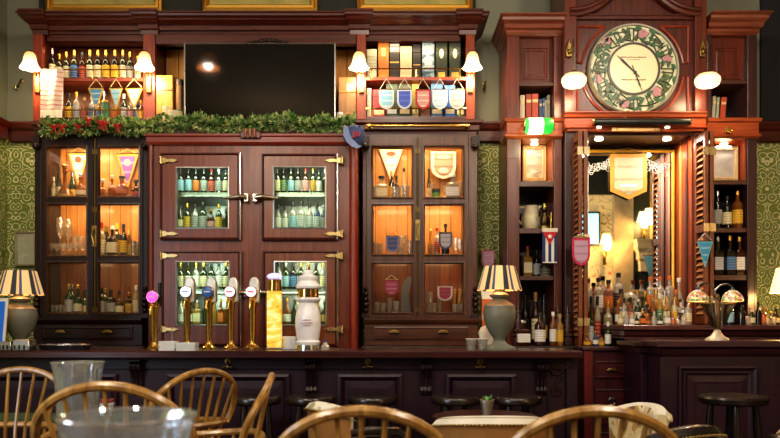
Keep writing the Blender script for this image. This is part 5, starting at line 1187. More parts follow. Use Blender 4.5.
# S-scroll end panel
xa, xb = wx(549, BFY), wx(565, BFY); m = MB(); P = []
for i in range(22):
    a = i/21*2.6*PI; r = .048*(1-.7*i/21); P.append(((xa+xb)/2+.0+r*math.cos(a+1.2), BFY-.012, wz(369, BFY)+r*math.sin(a+1.2)))
Q = [((xa+xb)/2+.03, BFY-.012, wz(376, BFY)), ((xa+xb)/2-.012, BFY-.012, wz(384, BFY))]
for i in range(16):
    a = i/15*2.2*PI; r = .032*(1-.7*i/15); Q.append(((xa+xb)/2-.002+r*math.cos(PI*.6+a), BFY-.012, wz(391, BFY)+r*math.sin(PI*.6+a)))
m.tube(P, .011, 7).tube(Q, .01, 7); m.build('carved_scroll', wood('241418', '40262c', rough=.25), t, True)
MB().frame(xa-.012, xb+.012, .14, wz(361, BFY), BFY, [(0, .001), (0, -.012), (.008, -.012), (.012, .001)]).build('scroll_panel', BARW, t)
for i, px in enumerate((228, 368, 480)):
    x, z = wx(px, BFY-.02), wz(361.5, BFY-.02); t = thing('bag_hook', ['brass bag hook on the bar front above the side-on wooden chair', 'brass bag hook on the bar front above the middle panel', 'brass bag hook on the bar front above the potted plant'][i], 'hook', (x, BFY-.02, z-.05))
    MB().lathe([(0, 0), (.022, 0), (.02, .006), (0, .008)], (x, BFY-.021, z), 12, M=MX).build('back_plate', OLDBRASS, t, True)
    MB().tube([(x, BFY-.028, z), (x, BFY-.045, z-.022), (x, BFY-.05, z-.04), (x, BFY-.075, z-.045), (x, BFY-.085, z-.03)], .007, 8).build('hook_arm', OLDBRASS, t, True)
    MB().tube([(x-.03, BFY-.05, z-.035), (x, BFY-.045, z-.03), (x+.03, BFY-.05, z-.035)], .006, 8).build('cross_arm', OLDBRASS, t, True)
# ------------------------------------------------------------------ beer taps
def tap(px, Y, ytop, badge, bcol, lab, housing, py_b):
    x = wx(px, Y); z = zw; t = thing('beer_tap', lab, 'beer tap', (x, Y, z)); zb_ = wz(py_b, Y)
    MB().lathe([(0, z+.0006), (.048, z+.0006), (.05, z+.008), (.036, z+.02), (.022, z+.034), (.018, z+.05)], (x, Y, 0), 18).build('base_flange', BRASS, t, True)
    MB().lathe([(.017, z+.045), (.017, z+.06), (.021, z+.1), (.024, zb_-.1), (.03, zb_-.075), (.03, zb_-.065), (.024, zb_-.06), (.024, zb_-.03), (.028, zb_-.02), (.015, zb_-.005)], (x, Y, 0), 16).build('column', BRASS, t, True)
    MB().lathe([(0, -.02), (.037, -.02), (.04, -.01), (.04, .006), (.036, .012), (0, .012)], (x, Y-.032, zb_), 24, M=MX).build('badge_rim', CHROME, t, True)
    r = .0355
    m2 = MB().lathe([(0, .0), (r, .0), (r*.95, .016), (r*.5, .021), (0, .022)], (x, Y-.032, zb_), 20, M=MX); m2.build('lit_badge', badge, t, True)
    MB().box(x-.02, x+.02, Y-.056, Y-.053, zb_-.004, zb_+.004).build('badge_stripe', plain(bcol, .4), t)
    MB().tube([(x, Y-.02, zb_-.05), (x, Y-.06, zb_-.055), (x, Y-.075, zb_-.075), (x, Y-.075, zb_-.11)], [.013, .012, .01, .009], 10).build('spout', BRASS, t, True)
    if housing:
        zz = wz(ytop, Y)
        P = [(x-.034, zb_-.07), (x-.034, zz-.04), (x-.026, zz-.014), (x-.01, zz), (x+.01, zz), (x+.026, zz-.014), (x+.034, zz-.04), (x+.034, zb_-.07)]
        MB().prism([(a+.012, b) for a, b in P], Y-.006, Y+.05).build('tap_head', metal('d4d0c8', .38), t, bevel=.012)
    else:
        zz = wz(ytop, Y); MB().tube([(x+.036, Y, zb_-.06), (x+.036, Y, zb_+.0), (x+.038, Y, zz)], [.009, .012, .014], 10).build('handle', plain('14110f', .3), t, True)
        MB().tube([(x, Y, zb_-.045), (x+.036, Y, zb_-.05)], .012, 8).build('valve', BRASS, t, True)
tap(154.2, 4.75, 283, glow('ff48b0', 1.1, 'ff50b0'), 'f0c0e0', 'brass beer tap with glowing pink badge, leftmost on the bar', False, 297)
tap(187.2, 4.95, 277, glow('c0d4ff', 1.3, 'c8d8ff'), '6a80d0', 'brass beer tap with glowing white badge', True, 292)
tap(209, 4.95, 277, glow('2c4c80', .5, '24406c'), 'd0d8e8', 'brass beer tap with dark blue badge', True, 292)
tap(231, 4.95, 277, glow('ffc8d0', .9, 'f0c0c8'), 'd0506a', 'brass beer tap with pink badge, left of the last pair', True, 292)
tap(252.2, 4.95, 277, glow('ffc8cc', .9, 'f0c0c8'), 'c84a5a', 'brass beer tap with pink badge beside the glowing yellow column', True, 292)
Y = 4.9; x = wx(274.5, Y); z = zw; k = Y/F
t = thing('beer_column', 'glowing yellow rectangular beer column with chrome collar on the bar', 'beer tap', (x, Y, z))
yel = printlit(['c8701c', 'e8b43c', 'f0c850', 'f6e6b0', 'c8641c'], 11, .42)
MB().box(x-.046, x+.046, Y-.03, Y+.03, z+.012, wz(291, Y)).build('lit_panel', yel, t, bevel=.006)
MB().box(x-.052, x+.052, Y-.036, Y+.036, z+.0006, z+.012).build('foot_plate', CHROME, t, bevel=.003)
MB().lathe([(0, wz(291, Y)), (.047, wz(291, Y)), (.044, wz(284, Y)), (.044, wz(280, Y)), (.036, wz(279, Y)), (0, wz(279, Y))], (x, Y, 0), 20).build('chrome_collar', metal('b89058', .15), t, True)
MB().ball((x, Y, wz(276.5, Y)), .046, 10, 1.08, .7, .5).build('lit_lens', glow('b8b4ff', .8, 'c8c8f0'), t, True)
Y = 4.85; x = wx(308, Y); t = thing('ceramic_beer_tower', 'white ceramic beer tower with brass band and chrome foot', 'beer tap', (x, Y, z))
def P_(l): return [(r*Y/F, wz(py, Y)) for r, py in l]
MB().lathe([(0, zw+.0006), (.085, zw+.0006)]+P_([(13, 345), (10, 344)]), (x, Y, 0), 24).build('chrome_foot', CHROME, t, True)
MB().lathe(P_([(0, 345), (11.5, 345), (12.5, 342), (11, 340), (12, 334), (13, 325), (12.8, 317), (11, 309), (9.2, 304), (9, 303), (12, 301), (12.6, 299.5), (12, 298), (9.8, 297.5)]), (x, Y, 0), 28).build('ceramic_body', plain('f2f2f8', .22, 0, .3), t, True)
MB().lathe(P_([(10, 297.8), (10.6, 297.2), (10.6, 289.5), (10, 289)]), (x, Y, 0), 24).build('brass_band', metal('c8a468', .15), t, True)
MB().lathe(P_([(9.6, 289.3), (12, 288.6), (12.6, 286.5), (11.5, 284.5), (9.4, 282), (9, 281), (10, 279.5), (10, 277), (8, 275.6), (5, 274.5), (5.5, 273), (4.5, 270.5), (2, 269.8), (0, 269.7)]), (x, Y, 0), 28).build('ceramic_cap', plain('f2f2f8', .22, 0, .3), t, True)
MB().lathe(P_([(1.2, 269.8), (1.6, 267.5), (.9, 265), (0, 264.6)]), (x, Y, 0), 12).build('finial', BRASS, t, True)
m = MB()
for dz, w in ((.012, .03), (-.006, .04), (-.02, .026)): m.prism([(x+w*math.sin(a), wz(322, Y)+dz+.004*math.cos(a)) for a in [i*PI/6 for i in range(12)]], Y-.0855, Y-.078)
m.build('printed_crest', plain('b89aa4', .5), t)
# things on the worktop
def stack(px0, px1, py0, py1, Y, n, lab, c='eef2f2'):
    x0, x1 = wx(px0, Y), wx(px1, Y); zt = wz(py0, Y); t = thing('napkin_stack', lab, 'napkins', ((x0+x1)/2, Y, zw), 0)
    m = MB(); h = (zt-zw)/n
    for i in range(n):
        d = R.uniform(-.003, .003); m.box(x0+d, x1+d, Y-.05+d, Y+.05-d, zw+.0006+i*h, zw+(i+.82)*h)
    m.build('paper_sheets', plain(c, .7), t)
stack(161, 177, 341, 352, 4.72, 9, 'square stack of pale paper napkins with a thin pick beside the first tap')
stack(178, 197, 342.5, 352, 4.7, 8, 'lower square stack of pale paper napkins right of its neighbour', 'e4eaec')
x = wx(169.5, 4.72); t = thing('metal_pick', 'thin upright metal pick standing in the napkins by the pink tap', 'pick', (x, 4.775, zw))
MB().tube([(x, 4.775, zw+.001), (x, 4.775, wz(328, 4.775))], .0025, 6).build('rod', CHROME, t, True); MB().ball((x, 4.775, wz(328, 4.775)), .005, 6).build('tip', CHROME, t, True)
Y = 4.92; t = thing('card_box', 'small white card box left of the ceramic beer tower', 'box', (wx(289, Y), Y, zw))
MB().box(wx(282.5, Y), wx(295.5, Y), Y, Y+.06, zw+.0006, wz(339, Y)).build('box_body', plain('dcdee0', .6), t, bevel=.002); MB().box(wx(282.3, Y), wx(295.7, Y), Y-.002, Y+.062, wz(339, Y), wz(336.5, Y)).build('box_lid', plain('e6e6e8', .6), t, bevel=.002)
Y = 4.78; x = wx(325.5, Y); t = thing('sauce_bottle', 'tiny clear bottle with blue cap right of the ceramic tower', 'bottle', (x, Y, zw))
MB().lathe([(0, zw+.0006), (.028, zw+.0006), (.03, zw+.02), (.014, zw+.04), (.01, zw+.05), (0, zw+.05)], (x, Y, 0), 14).build('glass_body', GL['clear'], t, True); MB().lathe([(0, zw+.048), (.011, zw+.048), (.011, zw+.062), (0, zw+.064)], (x, Y, 0), 10).build('cap', CP['blue'], t, True)
for i, px in enumerate((471, 482.5)):
    Y = 4.75; x = wx(px, Y); t = thing('plastic_cup', ['left clear cup beside the right striped lamp', 'right clear cup against the right striped lamp base'][i], 'cup', (x, Y, zw), 0)
    MB().lathe([(0, zw+.0006), (.026, zw+.0006), (.034, zw+.068), (.0345, zw+.07), (.031, zw+.068), (.024, zw+.006), (0, zw+.006)], (x, Y, 0), 16).build('cup_body', glass('f4f4f0', .9, .1, .3, 'dcdcd8'), t, True)
    MB().tube([(x+.034*math.cos(a), Y+.034*math.sin(a), zw+.07) for a in [q*PI/8 for q in range(16)]], .002, 5, True).build('rim', plain('e8e8e4', .4), t, True)
Y = 5.0; x = wx(487, Y); t = thing('folded_cloth', 'crumpled white cloth behind the cups on the bar', 'cloth', (x, Y, zw))
m = MB(); m.lathe([(.05, .001), (.052, .02), (.045, .06), (.05, .1), (.035, .14), (.01, .155), (0, .156)], (x, Y, zw), 14, 1.1, .6)
m.v = [(a+R.uniform(-.006, .006), b+R.uniform(-.006, .006), c+(R.uniform(-.006, .006) if c > zw+.01 else 0)) for a, b, c in m.v]
m.build('cloth_body', plain('d8d4c4', .8), t, True)
Y = 5.95; x = wx(487.5, Y); t = thing('reflection_box', 'orange and white box standing for a reflection behind the right striped lamp', 'carton', (x, Y, 1.018))  # box added in place of an orange reflection behind the lamp
MB().box(x-.045, x+.045, Y, Y+.08, 1.0185, wz(299, Y)).build('reflection_box_body', paper('d8743c', 'f0dcc0', 2), t, bevel=.003); MB().prism([(Y, wz(299, Y)), (Y+.08, wz(299, Y)), (Y+.04, wz(291, Y))], x-.045, x+.045, 'x').build('gable_top', plain('e8dcc8', .5), t)
# drip tray, chrome dispensers, tablet at the left end
Y = 4.82; t = thing('drip_tray', 'flat dark tray with silver edge behind the left bar end', 'tray', (wx(65, Y), Y, zw))
MB().lathe([(0, zw+.0006), (.15, zw+.0006), (.165, zw+.03), (.155, zw+.03), (.145, zw+.012), (0, zw+.012)], (wx(65, Y), Y, 0), 28, 1, .6).build('tray_body', plain('24242c', .25), t, True)
MB().tube([(wx(65, Y)+.165*math.cos(a), Y+.099*math.sin(a), zw+.031) for a in [q*PI/14 for q in range(28)]], .004, 6, True).build('tray_rim', metal('a8a8b4', .25), t, True)
for i, (a, b, p) in enumerate(((1, 15, 341.5), (16, 33, 339.5))):
    Y = 4.68; x0, x1, zt = wx(a, Y), wx(b, Y), wz(p, Y); t = thing('cutlery_holder', ['left chrome box holder before the left striped lamp', 'right chrome box holder before the left striped lamp'][i], 'holder', ((x0+x1)/2, Y, zw))
    MB().rings([[(x0+e, Y-.05+e, zz), (x1-e, Y-.05+e, zz), (x1-e+.01, Y+.03, zz), (x0+e+.01, Y+.03, zz)] for e, zz in ((0, zw+.0006), (0, zw+.03), (.006, zt))]).build('holder_body', metal('9a968e', .3), t, bevel=.004)
    for q in range(3): MB().box(x0+.012+q*(x1-x0)*.28, x0+.02+q*(x1-x0)*.28, Y-.055, Y-.049, zw+.008, zw+.035).build('slot', plain('1c1c1c', .4), t)
Y = 4.7; t = thing('tablet_computer', 'white framed tablet with blue screen at the left photo edge', 'tablet', (wx(-9, Y), Y, zw))
M2 = Matrix.Rotation(-.25, 3, 'X'); X0, X1 = wx(-25, Y), wx(4, Y)
lo = zw+.002; hi = wz(298, Y)
MB().prism([(Y, lo), (Y+.012, lo), (Y+.062, hi), (Y+.05, hi)], X0, X1, 'x').build('frame', plain('d8d8d4', .4), t, bevel=.002)
MB().prism([(Y-.001, lo+.03), (Y+.001+.006, lo+.03), (Y+.05-.004, hi-.02), (Y+.042-.001, hi-.02)], X0+.02, X1-.015, 'x').build('screen', glow('1c5aa8', .4, '1050a0'), t)
MB().prism([(Y+.03, lo-.0014), (Y+.12, lo-.0014), (Y+.06, hi-.08)], X0+.06, X0+.1, 'x').build('stand', plain('808080', .5), t)
# ------------------------------------------------------------------ striped urn lamps
def stripes():
    m, n, o = nt('striped lamp shade'); p = princ(n, o, None, .7)
    tc = n.nodes.new('ShaderNodeTexCoord'); s = N(n, 'SeparateXYZ'); L(n, tc.outputs['Object'], s.inputs[0])
    at = N(n, 'Math', _operation='ARCTAN2'); L(n, s.outputs[1], at.inputs[0]); L(n, s.outputs[0], at.inputs[1])
    ml = N(n, 'Math', _operation='MULTIPLY_ADD'); L(n, at.outputs[0], ml.inputs[0]); ml.inputs[1].default_value = 7/(2*PI); ml.inputs[2].default_value = 20.15
    fr = N(n, 'Math', _operation='FRACT'); L(n, ml.outputs[0], fr.inputs[0])
    r = n.nodes.new('ShaderNodeValToRGB'); r.color_ramp.interpolation = 'CONSTANT'; e = r.color_ramp.elements
    for _ in range(2): e.new(.5)
    for i, (q, c) in enumerate(((0, 'dcbc84'), (.45, '2e2c34'), (.72, 'd8b078'), (.86, '3c4a68'))): e[i].position = q; e[i].color = lin(c)
    L(n, fr.outputs[0], r.inputs[0]); L(n, r.outputs[0], p.inputs['Base Color'])
    L(n, r.outputs[0], p.inputs['Emission Color']); p.inputs['Emission Strength'].default_value = .38
    return m
STR = stripes()
def urnlamp(px, Y, lab, hs=1):
    x = wx(px, Y); t = thing('striped_table_lamp', lab, 'lamp', (x, Y, zw))
    k = Y/F; b = zw
    def q(l): return [(r*k, b+.0006+h*k*hs) for r, h in l]
    gm = plain('76786c', .4)
    MB().lathe(q([(0, 0), (17, 0), (17, 2), (13, 4), (8, 6), (6, 9), (6.5, 12), (9, 15)]), (x, Y, 0), 26).build('foot', gm, t, True)
    MB().lathe(q([(9, 15), (13, 22), (15.8, 31), (16.4, 38), (15.5, 42), (15.5, 44), (12, 46.5), (8, 49), (6.5, 51), (9.5, 53), (10, 55), (6, 57), (3, 58), (3, 62), (0, 62)]), (x, Y, 0), 28).build('urn_body', gm, t, True)
    m = MB(); m.caps = False
    m.lathe([(22.5*k, 0), (15.5*k, 24*k)], (0, 0, 0), 40)
    sh = m.build('lamp_shade', STR, t, True, local=True); sh.location = (0, 0, 59.5*k*hs)
    MB().tube([(x-15.5*k, Y, b+(59.5*hs+22.5)*k), (x, Y, b+(59.5*hs+2.5)*k), (x+15.5*k, Y, b+(59.5*hs+22.5)*k)], .004, 6).build('shade_carrier', BRASS, t, True)
    light('lamp_bulb', 'POINT', (x, Y, b+70*k), 2.6, 'ffb870', .04)
urnlamp(499.5, 4.78, 'grey urn table lamp with striped shade on the right bar end')
urnlamp(20, 4.92, 'grey urn table lamp with striped shade on the left bar end', .91)
# ------------------------------------------------------------------ double stained glass lamp carried by a dancer
Y = 4.86; z = 1.082; x = wx(717, Y); k = Y/F
t = thing('figural_lamp', 'bronze dancer lamp with two stained glass shades on the service counter', 'lamp', (x, Y, z))
def W(px, py, dy=0): return (wx(px, Y), Y+dy, wz(py, Y))
MB().lathe([(0, z+.0006), (.075, z+.0006), (.07, z+.012), (.04, z+.03), (.022, z+.055), (.016, z+.07), (0, z+.07)], (x, Y, 0), 14).build('silver_base', plain('b4aca0', .45, .4), t, True)
BRZ = plain('4c3e2a', .42, .5)
m = MB().lathe([(0, z+.06), (.016, z+.06), (.022, z+.1), (.028, z+.15), (.03, z+.175), (.022, z+.2), (.026, z+.225), (.024, z+.24), (.01, z+.25), (.009, z+.258), (0, z+.26)], (x, Y, 0), 14, 1, .8)
m.ball((x, Y-.003, z+.278), .018, 8, .9, 1, 1.15)
for s in (-1, 1): m.tube([(x+s*.022, Y, z+.236), (x+s*.06, Y-.01, z+.232), (x+s*.105, Y-.02, z+.238), (x+s*.118, Y-.022, z+.24)], [.009, .008, .006, .005], 8)
m.build('dancer_body', plain('7a6444', .4, .5), t, True)
for s in (-1, 1):
    m = MB(); n1, n2 = 10, 8; vs = []
    for j in range(n2+1):
        v = j/n2
        for i in range(n1+1):
            u = i/n1
            top = Vector((x+s*(.02+.1*u), Y-.012-.01*u, z+.236)); bot = Vector((x+s*(.015+.06*u*(1-.3*u)), Y-.02, z+.075+.05*u*u+.02*u))
            p = top.lerp(bot, v); p.y += -.016*math.sin(u*9+v)*(.3+v)+.004; vs.append(p)
    m.add(vs, [(j*(n1+1)+i, j*(n1+1)+i+1, (j+1)*(n1+1)+i+1, (j+1)*(n1+1)+i) for j in range(n2) for i in range(n1)])
    m.build('cape_wing', BRZ, t, True)
m = MB().ball((x, Y+.006, z+.286), .02, 8, 1, 1, .9); m.build('hair', metal('4a3c2a', .5), t, True)
TIF = blotch(['e8b8a8', 'd8c050', '8aa040', 'e0a0a8', 'f0e0b8', 'c8783c', '98a86c', '6a5a3a'], 72, .3, emit=.3)
for cxp, arc in ((699.5, [(716, 309), (717.5, 300), (716, 290), (711, 284), (705, 282.5), (700.5, 284), (699.5, 288)]), (734.5, [(718, 309), (715.5, 298), (717, 290), (722, 285), (729, 283.5), (733.5, 285.5), (734.5, 289)])):
    MB().tube([W(a, b, .03) for a, b in arc], .006, 8).build('curved_arm', metal('9a9aa0', .3), t, True)
    xx = wx(cxp, Y); zz = wz(301.5, Y); m = MB(); m.caps = False
    m.lathe([(.066, 0), (.067, .012), (.06, .035), (.046, .055), (.026, .07), (.01, .077)], (xx, Y+.03, zz), 20)
    sh = m.build('stained_glass_shade', TIF, t, True)
    MB().lathe([(.012, .074), (.012, .09), (.005, .095), (0, .096)], (xx, Y+.03, zz), 10).build('shade_cap', metal('6a7a8a', .3), sh, True)
    light('tiffany_bulb', 'POINT', (xx, Y+.03, zz-.01), .8, 'ffd090', .03)
# ------------------------------------------------------------------ wall sconces on the hutch and hanging lamps by the clock
def shadeglow(nm, top, mid, low, es):
    m, n, o = nt(nm); p = princ(n, o, lin('e8dcc0'), .3); s = N(n, 'SeparateXYZ'); L(n, coords(n, which='Generated'), s.inputs[0])
    ns = N(n, 'TexNoise', Scale=7.0, Detail=3.0); L(n, coords(n, which='Generated'), ns.inputs['Vector'])
    ad = N(n, 'Math', _operation='MULTIPLY_ADD'); L(n, ns.outputs[0], ad.inputs[0]); ad.inputs[1].default_value = .3; L(n, s.outputs[2], ad.inputs[2])
    c = ramp(n, ad.outputs[0], [(.1, low), (.6, mid), (1.0, top)]); L(n, c, p.inputs['Emission Color']); p.inputs['Emission Strength'].default_value = es; return m
SHADEG = shadeglow('bell glass lit from inside', 'c88a30', 'ffe6b0', 'fffaf0', 1.0); OPAL = shadeglow('marbled opal glass', 'd8a860', 'fff0d0', 'fff2d8', .6)
for px, lab in ((30, 'bell glass wall lamp, leftmost, beside the striped scarf'), (144.5, 'bell glass wall lamp between whisky shelves and wooden box'), (359, 'bell glass wall lamp between dull wooden box and tall boxes'), (472.5, 'bell glass wall lamp at right end of the tall boxes')):
    Y = 5.86; sp = {30: 37.5, 144.5: 149, 359: 361.5, 472.5: 470.5}[px]; x = wx(px, Y); xs = wx(sp, 5.99); k = Y/F
    t = thing('wall_lamp', lab, 'lamp', (xs, 5.995, wz(88, Y)), 0, None)
    MB().box(xs-.02, xs+.02, 5.975, 5.998, wz(88, Y), wz(69, Y)).build('back_plate', metal('c8a860', .3), t, bevel=.006)
    MB().tube([(xs, 5.98, wz(72, Y)), (xs, 5.93, wz(66, Y)), (x, Y+.02, wz(56, Y)), (x, Y, wz(50.5, Y)), (x, Y-.004, wz(53, Y))], .007, 8).build('curved_arm', OLDBRASS, t, True)
    MB().lathe([(.0, wz(50.5, Y)), (.018, wz(51, Y)), (.026, wz(53.5, Y)), (0, wz(53.5, Y))], (x, Y, 0), 14).build('shade_holder', BRASS, t, True)
    m = MB(); m.caps = False
    pr = [(3.4, 52.5), (5.2, 54.5), (6.1, 58), (6.8, 62), (8, 65), (9.8, 68.5)]
    nseg = 24; vs = []; fs = []
    for j, (r, py) in enumerate(pr):
        for i in range(nseg):
            a = 2*PI*i/nseg; q = r*k*(1+.03*(j/5)*math.cos(a*8)); vs.append((x+q*math.cos(a), Y+q*math.sin(a), wz(py, Y)+(.004*math.cos(a*8) if j == 5 else 0)))
    for j in range(5):
        for i in range(nseg): fs.append((j*nseg+i, j*nseg+(i+1) % nseg, (j+1)*nseg+(i+1) % nseg, (j+1)*nseg+i))
    m.add(vs, fs).build('glass_shade', SHADEG, t, True)
    light('sconce_bulb', 'POINT', (x, Y-.0, wz(71.5, Y)), 8.0, 'ffe0b4', .04)
for px, bxp, lab in ((574, 569, 'opal glass hanging lamp on brass bracket left of the clock'), (707.5, 702, 'opal glass hanging lamp on brass bracket right of the clock')):
    Y = 5.66; x = wx(px, Y); k = Y/F; xb = wx(bxp, 5.82)
    t = thing('hanging_lamp', lab, 'lamp', (xb, 5.83, wz(52, Y)))
    MB().prism([(xb-.018, wz(50, Y)), (xb+.018, wz(50, Y)), (xb+.026, wz(44, Y)), (xb+.016, wz(38, Y)), (xb, wz(32, Y)), (xb-.016, wz(38, Y)), (xb-.026, wz(44, Y))], 5.8, 5.829).ball((xb, 5.795, wz(45, Y)), .02, 8).build('cast_bracket', OLDBRASS, t, bevel=.004)
    MB().tube([(xb, 5.8, wz(45, Y)), (xb+.01, 5.74, wz(41, Y)), (x, Y+.02, wz(38, Y)), (x, Y, wz(41, Y)), (x, Y, wz(71, Y))], .0055, 8).build('stem', metal('b0a088', .25), t, True)
    MB().lathe([(0, wz(70, Y)), (.022, wz(71.5, Y)), (.034, wz(74, Y)), (0, wz(74, Y))], (x, Y, 0), 16).build('shade_holder', BRASS, t, True)
    MB().lathe([(4.5*k, wz(73.3, Y)), (9*k, wz(74.5, Y)), (12.2*k, wz(78, Y)), (12.6*k, wz(81.5, Y)), (11.2*k, wz(85, Y)), (9*k, wz(86.5, Y)), (0, wz(86.8, Y))], (x, Y, 0), 26).build('opal_shade', OPAL, t, True)
    light('globe_bulb', 'POINT', (x, Y, wz(90, Y)), 6, 'ffe0b4', .08)
# green glass banker style lamp on the tower frieze
Y = 5.76; xa, xb, zz = wx(524.5, Y), wx(553, Y), wz(126, Y); r = 8*Y/F
t = thing('green_glass_lamp', 'barrel wall lamp with green glass shade, white where lit, under the books', 'lamp', ((xa+xb)/2, 5.89, zz))
MY_ = Matrix.Rotation(PI/2, 3, 'Y'); l = xb-xa
MB().lathe([(r*.75, 0), (r*.95, l*.06), (r*.97, l*.12)], (xa, Y, zz), 22, M=MY_).build('green_glass', glow('58c864', .7, '3ca04c'), t, True)
MB().lathe([(r*.97, l*.12), (r, l*.2), (r, l*.62), (r*.98, l*.64)], (xa, Y, zz), 22, M=MY_).build('lit_glass', glow('eaffd0', 1.7, 'e8f4dc'), t, True)  # bulb's white-hot middle painted into the green shade
MB().lathe([(r*.99, l*.63), (r, l*.66), (r, l*.88), (r*.85, l*.98), (r*.5, l)], (xa, Y, zz), 22, M=MY_).build('green_glass', glow('2ab83c', .8, '2c9a3c'), t, True)
for X in (xa+.0, xb-.0): MB().lathe([(0, -.008), (r*.55, -.008), (r*.7, 0), (r*.55, .008), (0, .008)], (X, Y, zz), 16, M=MY_).build('end_cap', BRASS, t, True)
MB().tube([(xa, Y, zz), (xa-.01, Y+.05, zz+.02), (xa+.02, 5.87, zz+.04), (xa+.02, 5.896, zz+.04)], .007, 6).tube([(xb, Y, zz), (xb+.01, Y+.05, zz+.02), (xb-.02, 5.87, zz+.04), (xb-.02, 5.896, zz+.04)], .007, 6).build('bracket_arm', OLDBRASS, t, True)
light('green_lamp_bulb', 'POINT', (xa+l*.3, Y-.03, zz-.11), 2.2, 'e8ffc8', .05)
# hooks on the right frieze
x, z = wx(728, 5.88), wz(129, 5.88); t = thing('coat_hook', 'small brass double hook on the right tower frieze', 'hook', (x, 5.9, z-.04))
MB().prism([(x-.016, z-.03), (x+.016, z-.03), (x+.02, z), (x, z+.03), (x-.02, z)], 5.885, 5.904).build('back_plate', OLDBRASS, t, bevel=.003)
MB().tube([(x, 5.89, z-.01), (x+.006, 5.855, z-.035), (x+.014, 5.835, z-.015)], .008, 8).build('hook_arm', BRASS, t, True)
# ------------------------------------------------------------------ wooden hoop-back chairs
CW, CWX = wood('6e4a20', 'b48c4a', 'z', .28, .3), wood('6e4a20', 'b48c4a', 'x', .28, .3)
def windsor(name, label, group):
    t = thing(name, label, 'chair', (0, 0, 0), 0, group); ORG[t.name] = Vector((0, 0, 0))
    S = MB(); lp = []
    for z, e in ((.425, -.02), (.43, 0), (.452, .004), (.46, -.006)):
        L_ = []
        for i in range(24):
            a = 2*PI*i/24; cx_, sx_ = math.cos(a), math.sin(a)
            L_.append(((.225+e)*abs(cx_)**.75*(1 if cx_ > 0 else -1), (.215+e)*abs(sx_)**.8*(1 if sx_ > 0 else -1), z))
        lp.append(L_)
    S.rings(lp).build('seat', CWX, t, True)
    rail = [(-.232, .13, .715), (-.243, .08, .72), (-.242, -.02, .728), (-.222, -.12, .735), (-.16, -.185, .74), (-.08, -.21, .74), (0, -.217, .74), (.08, -.21, .74), (.16, -.185, .74), (.222, -.12, .735), (.242, -.02, .728), (.243, .08, .72), (.232, .13, .715)]
    MB().tube(rail, [.016]+[.019]*11+[.016], 8, flat=.75).build('arm_rail', CWX, t, True)
    hoop = []
    for i in range(33):
        a = math.radians(-28+236*i/32); X, Z = .232*math.cos(a), .812+.173*math.sin(a)
        hoop.append((X, -.19-.27*(Z-.73)+.05*abs(X/.232)**3*(1-(Z-.73)/.4), Z))
    MB().tube(hoop, .0145, 8).build('back_hoop', CW, t, True)
    for i in range(7):
        X = -.15+.05*i; s = math.sin(math.acos(max(-1, min(1, X*1.18/.232)))); Z = .812+.168*s
        MB().tube([(X*.72, -.165, .455), (X*.9, -.2, .74), (X*1.18, -.19-.27*(Z-.73), Z)], [.0075, .0085, .0065], 6).build('spindle', CW, t, True)
    for s in (-1, 1):
        for (y, xx) in ((.09, .243), (.0, .243), (-.09, .23)):
            MB().tube([(s*(xx-.06), y*.9, .455), (s*xx, y, .722)], [.009, .008], 6).build('arm_spindle', CW, t, True)
        for y, yo in ((.13, .19), (-.13, -.2)):
            MB().tube([(s*.14, y, .43), (s*.165, (y+yo)/2, .25), (s*.205, yo, 0)], [.013, .021, .012], 8).build('leg', CW, t, True)
        MB().tube([(s*.175, .165, .2), (s*.175, -.17, .2)], .011, 6).build('side_stretcher', CW, t, True)
    MB().tube([(-.175, 0, .2), (.175, 0, .2)], .011, 6).build('cross_stretcher', CW, t, True)
    return t
gch = 'hoop-back wooden armchairs in the foreground'
proto = windsor('hoop_back_chair', 'wooden hoop-back chair behind the tall glass vase at left edge', gch)
def place(o, hx, hy, face, s=1.0):
    """hoop top at (hx, hy); face = direction the sitter looks, radians from +Y towards +X"""
    off = .259*s; o.location = (hx+off*math.sin(face), hy+off*math.cos(face), 0); o.rotation_euler = (0, 0, -face); o.scale = (s, s, s); return o
place(proto, wx(22, 3.45), 3.45, PI, 1.0)
place(dup(proto, label='wooden hoop-back chair between the two glass vases'), wx(104, 2.2), 2.2, 0, 1.03)
place(dup(proto, label='wooden hoop-back chair turned away with oval hoop, left of side-on chair'), wx(205, 3.33), 3.33, math.radians(-52), 1.0)
place(dup(proto, label='wooden hoop-back chair seen side-on with leaning back post'), wx(272, 3.03), 3.03, math.radians(-97), 1.0)
place(dup(proto, label='wooden hoop-back chair in front of the pale armchair and plant pot, centre'), wx(361, 1.83), 1.83, 0, 1.0)
place(dup(proto, label='wooden hoop-back chair in front of the patterned armchair, right of centre'), wx(599, 1.83), 1.83, 0, 1.0)
# ------------------------------------------------------------------ tables
def table(x0, x1, y0, y1, zt, top, lab, loc=None):
    t = thing('pub_table', lab, 'table', ((x0+x1)/2, (y0+y1)/2, 0))
    MB().box(x0, x1, y0, y1, zt-.028, zt).build('table_top', top, t, bevel=.008)
    for x in (x0+.17, x1-.17):
        for y in (y0+.09, y1-.06): MB().lathe([(0, 0), (.02, 0), (.028, .1), (.022, .25), (.032, .5), (.026, zt-.029), (0, zt-.029)], (x, y, 0), 10).build('leg', DW, t, True)
    return t
TW = wood('3a1e12', '5c3420', 'x', .25, .4)
x, y = wx(78, 3.15), 3.15; t = thing('pedestal_table', 'small dark pedestal stand carrying the tall glass vase', 'table', (x, y, 0))
MB().lathe([(0, .715), (.092, .715), (.1, .722), (.1, .738), (.094, .745), (0, .745)], (x, y, 0), 26).build('table_top', TW, t, True)
MB().lathe([(0, 0), (.11, 0), (.11, .02), (.04, .05), (.02, .12), (.028, .3), (.02, .5), (.05, .715), (0, .715)], (x, y, 0), 16).build('pedestal', DW, t, True)
